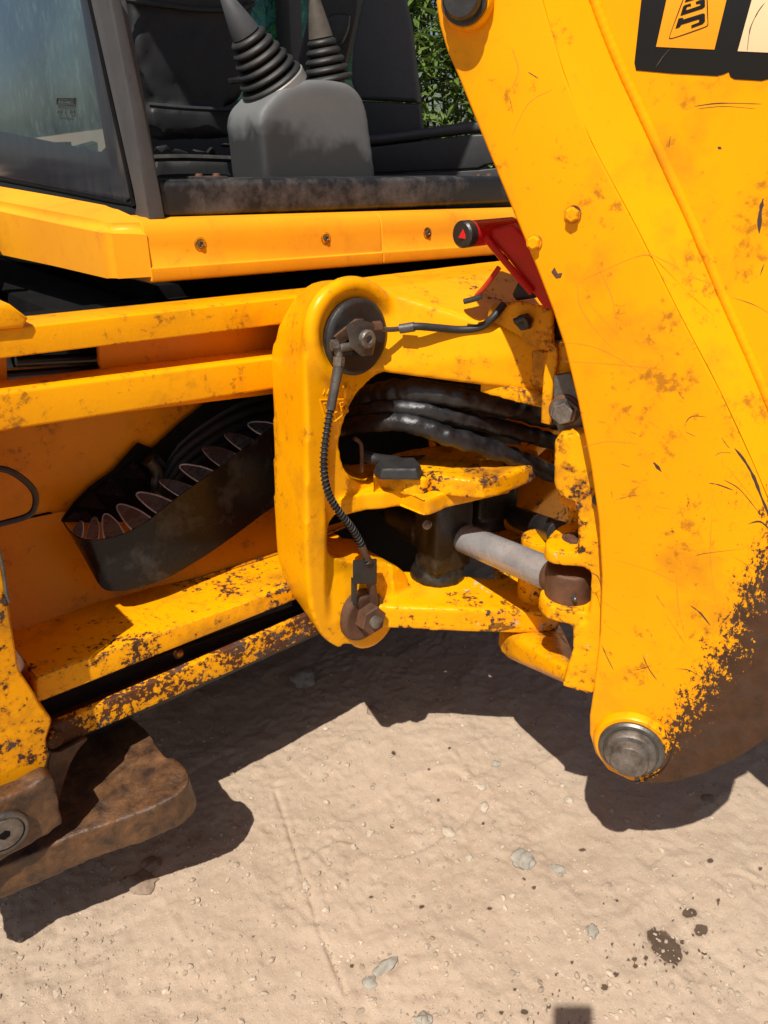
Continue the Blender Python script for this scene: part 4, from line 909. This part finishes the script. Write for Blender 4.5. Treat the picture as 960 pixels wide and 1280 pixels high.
# oil drips: soaked spots with shapes of their own
blobs = [(822, 1178, 16, 12), (832, 1190, 20, 16), (840, 1200, 14, 10), (815, 1172, 9, 6), (861, 1146, 10, 7), (875, 1167, 9, 8), (741, 1167, 7, 5), (768, 1224, 7, 5), (755, 1238, 7, 6), (770, 1130, 4, 3), (785, 1205, 4, 3),
         (792, 1204, 5, 4), (806, 1204, 4, 4), (793, 1213, 5, 4), (818, 1165, 4, 3), (728, 1061, 7, 3), (655, 1101, 4, 3), (667, 1113, 5, 3), (886, 1083, 6, 4), (949, 1090, 4, 3), (896, 1131, 4, 3), (880, 1194, 5, 3), (464, 1120, 5, 3), (527, 1133, 5, 4), (612, 1137, 5, 3),
         (655, 1269, 8, 5), (643, 1240, 4, 3), (685, 1262, 5, 4), (626, 1270, 5, 4), (695, 1223, 4, 3), (714, 1208, 4, 3), (764, 1186, 3, 3), (858, 1195, 4, 3), (852, 1180, 5, 4), (440, 1205, 5, 4), (492, 943, 4, 4), (548, 998, 3, 3), (317, 1172, 3, 3), (490, 1031, 4, 3), (604, 1028, 3, 3), (536, 963, 3, 2), (562, 940, 3, 3)]
for _ in range(60): blobs.append((830 + rng.normal(0, 45), 1195 + rng.normal(0, 32), rng.uniform(1.5, 3.2), rng.uniform(1.5, 2.6)))
for _ in range(30): blobs.append((660 + rng.normal(0, 35), 1262 + rng.normal(0, 16), rng.uniform(1.4, 3), rng.uniform(1.4, 2.6)))
# where each blob lies on the ground, as an ellipse in world metres
fx = co[:, 0].copy(); fy = co[:, 1].copy(); stv = np.zeros(len(co))
for bx0, by0, rx, ry in blobs:
    rx, ry = rx * (.95 if rx > 8 else .72), ry * (.95 if rx > 8 else .72)
    c = np.array(gpt(bx0, by0)); ex = np.array(gpt(bx0 + rx, by0)) - c; ey = np.array(gpt(bx0, by0 + ry)) - c
    M = np.linalg.inv(np.stack([ex, ey], 1)); sel = np.hypot(fx - c[0], fy - c[1]) < 3 * max(np.hypot(*ex), np.hypot(*ey)); q = np.stack([fx[sel] - c[0], fy[sel] - c[1]])
    u = M @ q; stv[sel] = np.maximum(stv[sel], np.clip(1.0 - .5 * np.hypot(u[0], u[1]), 0, 1))
at = gm.attributes.new("oil", 'FLOAT', 'POINT'); at.data.foreach_set("value", stv.astype(np.float32))
g = NT("sandy_soil")
n1 = g.noise(2.0, 4, .6); n2 = g.noise(16, 6, .65, off=3); n3 = g.noise(130, 5, .7, off=6); n4 = g.noise(420, 3, .6, off=2)
col = g.mix(g.step(n1, .35, .68), (.470, .358, .262), (.395, .294, .208))
col = g.mix(g.step(n2, .42, .72), col, (.480, .374, .274))
col = g.mix(g.step(n3, .62, .74, 0, .5), col, (.215, .150, .105))
col = g.mix(g.step(n4, .66, .74, 0, .6), col, (.58, .46, .35))
n5 = g.noise(900, 2, .6, off=4); col = g.mix(g.step(n5, .40, .60, 0, .30), col, (.30, .215, .150)); n6 = g.noise(260, 3, .6, off=8); col = g.mix(g.step(n6, .60, .68, 0, .5), col, (.60, .48, .37))
oa = g.n('ShaderNodeAttribute'); oa.attribute_name = "oil"
ov = g.math('ADD', oa.outputs['Fac'], g.math('MULTIPLY', g.math('SUBTRACT', g.noise(70, 5, .65, off=9), .5), .42))
om = g.step(ov, .49, .55)
col = g.mix(om, col, g.mix(n3, (.055, .034, .022), (.085, .055, .036)))
hb = g.math('ADD', g.math('MULTIPLY', n3, .6), g.math('MULTIPLY', g.noise(60, 7, .78, off=1), .7)); hb = g.math('ADD', hb, g.math('ADD', g.math('MULTIPLY', n4, .28), g.math('MULTIPLY', n5, .14)))
col = g.mix(g.math('MULTIPLY', g.step(ov, .22, .52), .30), col, (.16, .11, .075))
M_SAND = g.out(col, g.math('SUBTRACT', .95, g.math('MULTIPLY', om, .25)), 0.0, g.bump(hb, .65, .0045), .15)
gm.materials.append(M_SAND); gm.shade_smooth()
go = bpy.data.objects.new("ground", gm); COL.objects.link(go); go["kind"] = 'structure'; go["label"] = "pale sandy soil with oil drips and faint ruts"

# stones
def stone_mat(name, a, b, seed): return metal_mat(name, a, b, .85, 0, .6, 3, seed, .2)
M_SG = stone_mat("grey_stone", (.25, .22, .175), (.42, .385, .32), 50); M_SP = stone_mat("pale_stone", (.33, .27, .20), (.52, .43, .33), 53); M_SD = stone_mat("brown_clod", (.20, .14, .10), (.33, .24, .17), 56)
def stone_mesh(r, sq, seed, sub=3, rough=.28):
    bm = bmesh.new(); bmesh.ops.create_icosphere(bm, subdivisions=sub, radius=1)
    for v in bm.verts:
        d = v.co.normalized(); k = 1 + rough * pnoise(d * 1.4 + V((seed, 0, 0))) * 1.6 + rough * .5 * pnoise(d * 4 + V((0, seed, 0)))
        v.co = V((d.x * r * sq[0], d.y * r * sq[1], d.z * r * sq[2])) * k
    me = bpy.data.meshes.new("stone"); bm.to_mesh(me); bm.free(); return me
stones = [(655, 1077, 15, (1, .9, .55), M_SG, "round grey stone with two oil drops just below it"),
          (482, 1209, 15, (1.1, .5, .4), M_SG, "long thin grey stone with a pointed right end, low on the bright sand"),
          (463, 1229, 9, (.9, .9, .5), M_SG, "small grey stone just below the long thin grey stone"),
          (531, 1277, 10, (.9, 1, .7), M_SG, "grey stone cut by the bottom edge of the photo"),
          (696, 1087, 9, (1.1, .7, .5), M_SG, "small flat grey stone right of the round grey stone"),
          (739, 1171, 9, (1, .8, .5), M_SG, "grey stone touching a dark oil drop left of the big oil spot"),
          (560, 1039, 11, (1.1, .9, .5), M_SP, "pale stone in the middle of the bright sand, one of a small cluster"),
          (540, 1034, 5, (1, .9, .6), M_SP, "tiny white pebble left of the pale middle stone"),
          (620, 955, 6, (1, .9, .6), M_SG, "small grey pebble near the shadow of the kingpost"),
          (603, 985, 8, (1.1, .8, .5), M_SP, "pale pebble, upper of two below the kingpost shadow"),
          (606, 1007, 9, (1.1, .8, .5), M_SP, "pale pebble, lower of two below the kingpost shadow"),
          (711, 1000, 7, (1, .9, .6), M_SP, "pale pebble left of the round shadow of the boom pin"),
          (463, 1040, 6, (1, .9, .6), M_SP, "pale pebble beside two tiny pebbles left of the middle stone"),
          (587, 1072, 6, (1, .8, .5), M_SP, "pale flat pebble left of the round grey stone"),
          (383, 1107, 8, (.7, 1.2, .5), M_SP, "pale oval stone on the long crack in the sand"),
          (380, 851, 17, (1, 1, .7), M_SG, "large grey stone lying in the shadow under the carriage"),
          (177, 1103, 17, (1.2, .9, .4), M_SD, "flat brown clod in the shadow of the stabiliser foot"),
          (190, 1082, 12, (1, .9, .45), M_SD, "smaller brown clod just above the flat clod in the foot's shadow"),
          (466, 892, 9, (1.1, .8, .5), M_SD, "brown stone at the edge of the shadow under the carriage"),
          (885, 1003, 8, (1.2, .8, .45), M_SD, "brown clod inside the round shadow of the boom pin")]
for i, (px, py, r, sq, m, lab) in enumerate(stones):
    x, y = gpt(px, py); d = (V((x, y, 0)) - EYE).length; rr = r * d / FPX * (.8 if m is M_SP else .92)
    o = obj("stone", stone_mesh(rr, sq, i * 3.7, 3), m, None, angle=30)
    o.location = (x, y, float(gz(x, y)) + rr * sq[2] * .15); o.rotation_euler = (0, 0, -HEAD + R(40) + i * .1 if i == 1 else i * 1.3)
    o["label"] = lab; o["category"] = "stone"; o["group"] = "stones lying on the sand"
gv, gf = [], []
ico = bmesh.new(); bmesh.ops.create_icosphere(ico, subdivisions=1, radius=1); iv = [v.co.copy() for v in ico.verts]; ifc = [[v.index for v in f.verts] for f in ico.faces]; ico.free()
for k in range(8500):
    px, py = rng.uniform(-60, 1020), rng.uniform(770, 1330)
    x, y = gpt(px, py); s = .0010 * math.exp(abs(rng.normal(0, .80))) ; s = min(s, .0075)
    z = float(gh_(np.array(x), np.array(y))); b = len(gv); ph = rng.uniform(0, 6.28); c_, s_ = math.cos(ph), math.sin(ph); a1, a2, a3 = rng.uniform(.7, 1.4), rng.uniform(.7, 1.3), rng.uniform(.4, .8)
    for v in iv:
        j = 1 + .25 * rng.uniform(-1, 1); X, Y_, Z_ = v.x * s * a1 * j, v.y * s * a2 * j, v.z * s * a3 * j
        gv.append((x + X * c_ - Y_ * s_, y + X * s_ + Y_ * c_, z + Z_ + s * .2))
    gf += [[b + q for q in f] for f in ifc]
me = bpy.data.meshes.new("m"); me.from_pydata(gv, [], gf); me.update()
pe = obj("gravel", me, metal_mat("fine_gravel", (.25, .19, .14), (.56, .45, .34), .9, 0, .3, 2, 60, .15, .35, .65), None, smooth=False, kind="stuff", label="fine gravel scattered over the sand")

# ------------------------------------------------------------------ bushes beyond the machine
lf = NT("bush_leaf"); la_ = lf.noise(2.2, 3, .5); lb_ = lf.noise(23, 2, .5)
lc_ = lf.mix(lf.step(la_, .35, .65), (.10, .17, .028), (.18, .26, .055)); lc_ = lf.mix(lf.step(lb_, .5, .75), lc_, (.17, .24, .07))
lf.out(lc_, .42, 0.0, None, .45)
lf.b.inputs['Subsurface Weight'].default_value = 0
tl = lf.n('ShaderNodeBsdfTranslucent'); lf.t.links.new(lc_, tl.inputs[0]); mxs = lf.n('ShaderNodeMixShader'); mxs.inputs[0].default_value = .3
lf.t.links.new(lf.b.outputs[0], mxs.inputs[1]); lf.t.links.new(tl.outputs[0], mxs.inputs[2]); lf.t.links.new(mxs.outputs[0], lf.t.nodes['Material Output'].inputs[0])
M_STEM = metal_mat("bush_stem", (.06, .05, .025), (.12, .09, .05), .8, 0, .4, 2, 63, .2)
def bush(cx, cy, rx, h, n, seed, label):
    rg = np.random.default_rng(seed); b = thing("leafy_bush", label, "bush", (cx, cy, 0), "bushes beyond the machine")
    vs, fs = [], []; stems = []
    for k in range(n // 15):
        a, q = rg.uniform(0, 6.283), math.sqrt(rg.uniform(.10, 1)); z = h * rg.uniform(.03, 1); a = a if rg.uniform() < .35 else math.atan2(-cy, -cx) + rg.normal(0, .75); rr = rx * (q if rg.uniform() < .5 else rg.uniform(.8, 1.0)) * (1 - .35 * (z / h) ** 2) * (1 + .25 * math.sin(3 * a + seed))
        tip = V((cx + rr * math.cos(a), cy + rr * math.sin(a), z)); dr = V((math.cos(a) * .6 + rg.normal(0, .4), math.sin(a) * .6 + rg.normal(0, .4), rg.uniform(.2, 1.1))).normalized()
        L = rg.uniform(.16, .34)
        if k < 70: stems.append(tube([V((cx + .3 * rr * math.cos(a), cy + .3 * rr * math.sin(a), 0)), V((cx + .6 * rr * math.cos(a), cy + .6 * rr * math.sin(a), z * .6)), tip + dr * L], .007, 5, 3))
        for j in range(15):
            t = (j + .5) / 15; p = tip + dr * (L * t); az = j * 2.4 + rg.uniform(-.4, .4); u, w, _ = frame_of(dr)
            d = (u * math.cos(az) + w * math.sin(az) + dr * rg.uniform(.1, .7) + V((0, 0, rg.uniform(-.5, .2)))).normalized(); sdv = d.cross(V((rg.normal(0, .5), rg.normal(0, .5), 1))).normalized()
            l, wd = rg.uniform(.08, .15), rg.uniform(.009, .016); nrm = sdv.cross(d); i0 = len(vs)
            vs += [p, p + d * l * .35 + sdv * wd + nrm * .003, p + d * l * .4 - nrm * .004, p + d * l * .35 - sdv * wd + nrm * .003, p + d * l - V((0, 0, l * .18))]
            fs += [(i0, i0 + 1, i0 + 2), (i0, i0 + 2, i0 + 3), (i0 + 1, i0 + 4, i0 + 2), (i0 + 2, i0 + 4, i0 + 3)]
    me = bpy.data.meshes.new("m"); me.from_pydata(vs, [], fs); me.update()
    obj("leaves", me, lf.m, b, smooth=False, kind="stuff"); obj("stem", join(stems), M_STEM, b)
bush(3.75, 3.75, 1.15, 3.0, 30000, 2, "tall bright green bush of narrow leaves showing between the cab and the boom")
bush(2.3, 5.9, 1.3, 3.2, 15000, 3, "dim green bush seen through the teal windscreen")
bush(4.9, 3.1, 1.0, 2.6, 9000, 5, "green bush standing behind the boom, hidden from the front")

# ------------------------------------------------------------------ the phone whose small shadow falls on the sand
ph = thing("smartphone", "dark smartphone held upright over the sand, casting the small square shadow", "phone", tuple(EYE - look * .006 - up * .060))
o_ = EYE - look * .0065
obj("phone_body", hull([o_ + right * x + up * y - look * z for x in (-.030, .043) for y in (-.130, .018) for z in (0, .008)], .0025), M_DARK, ph)
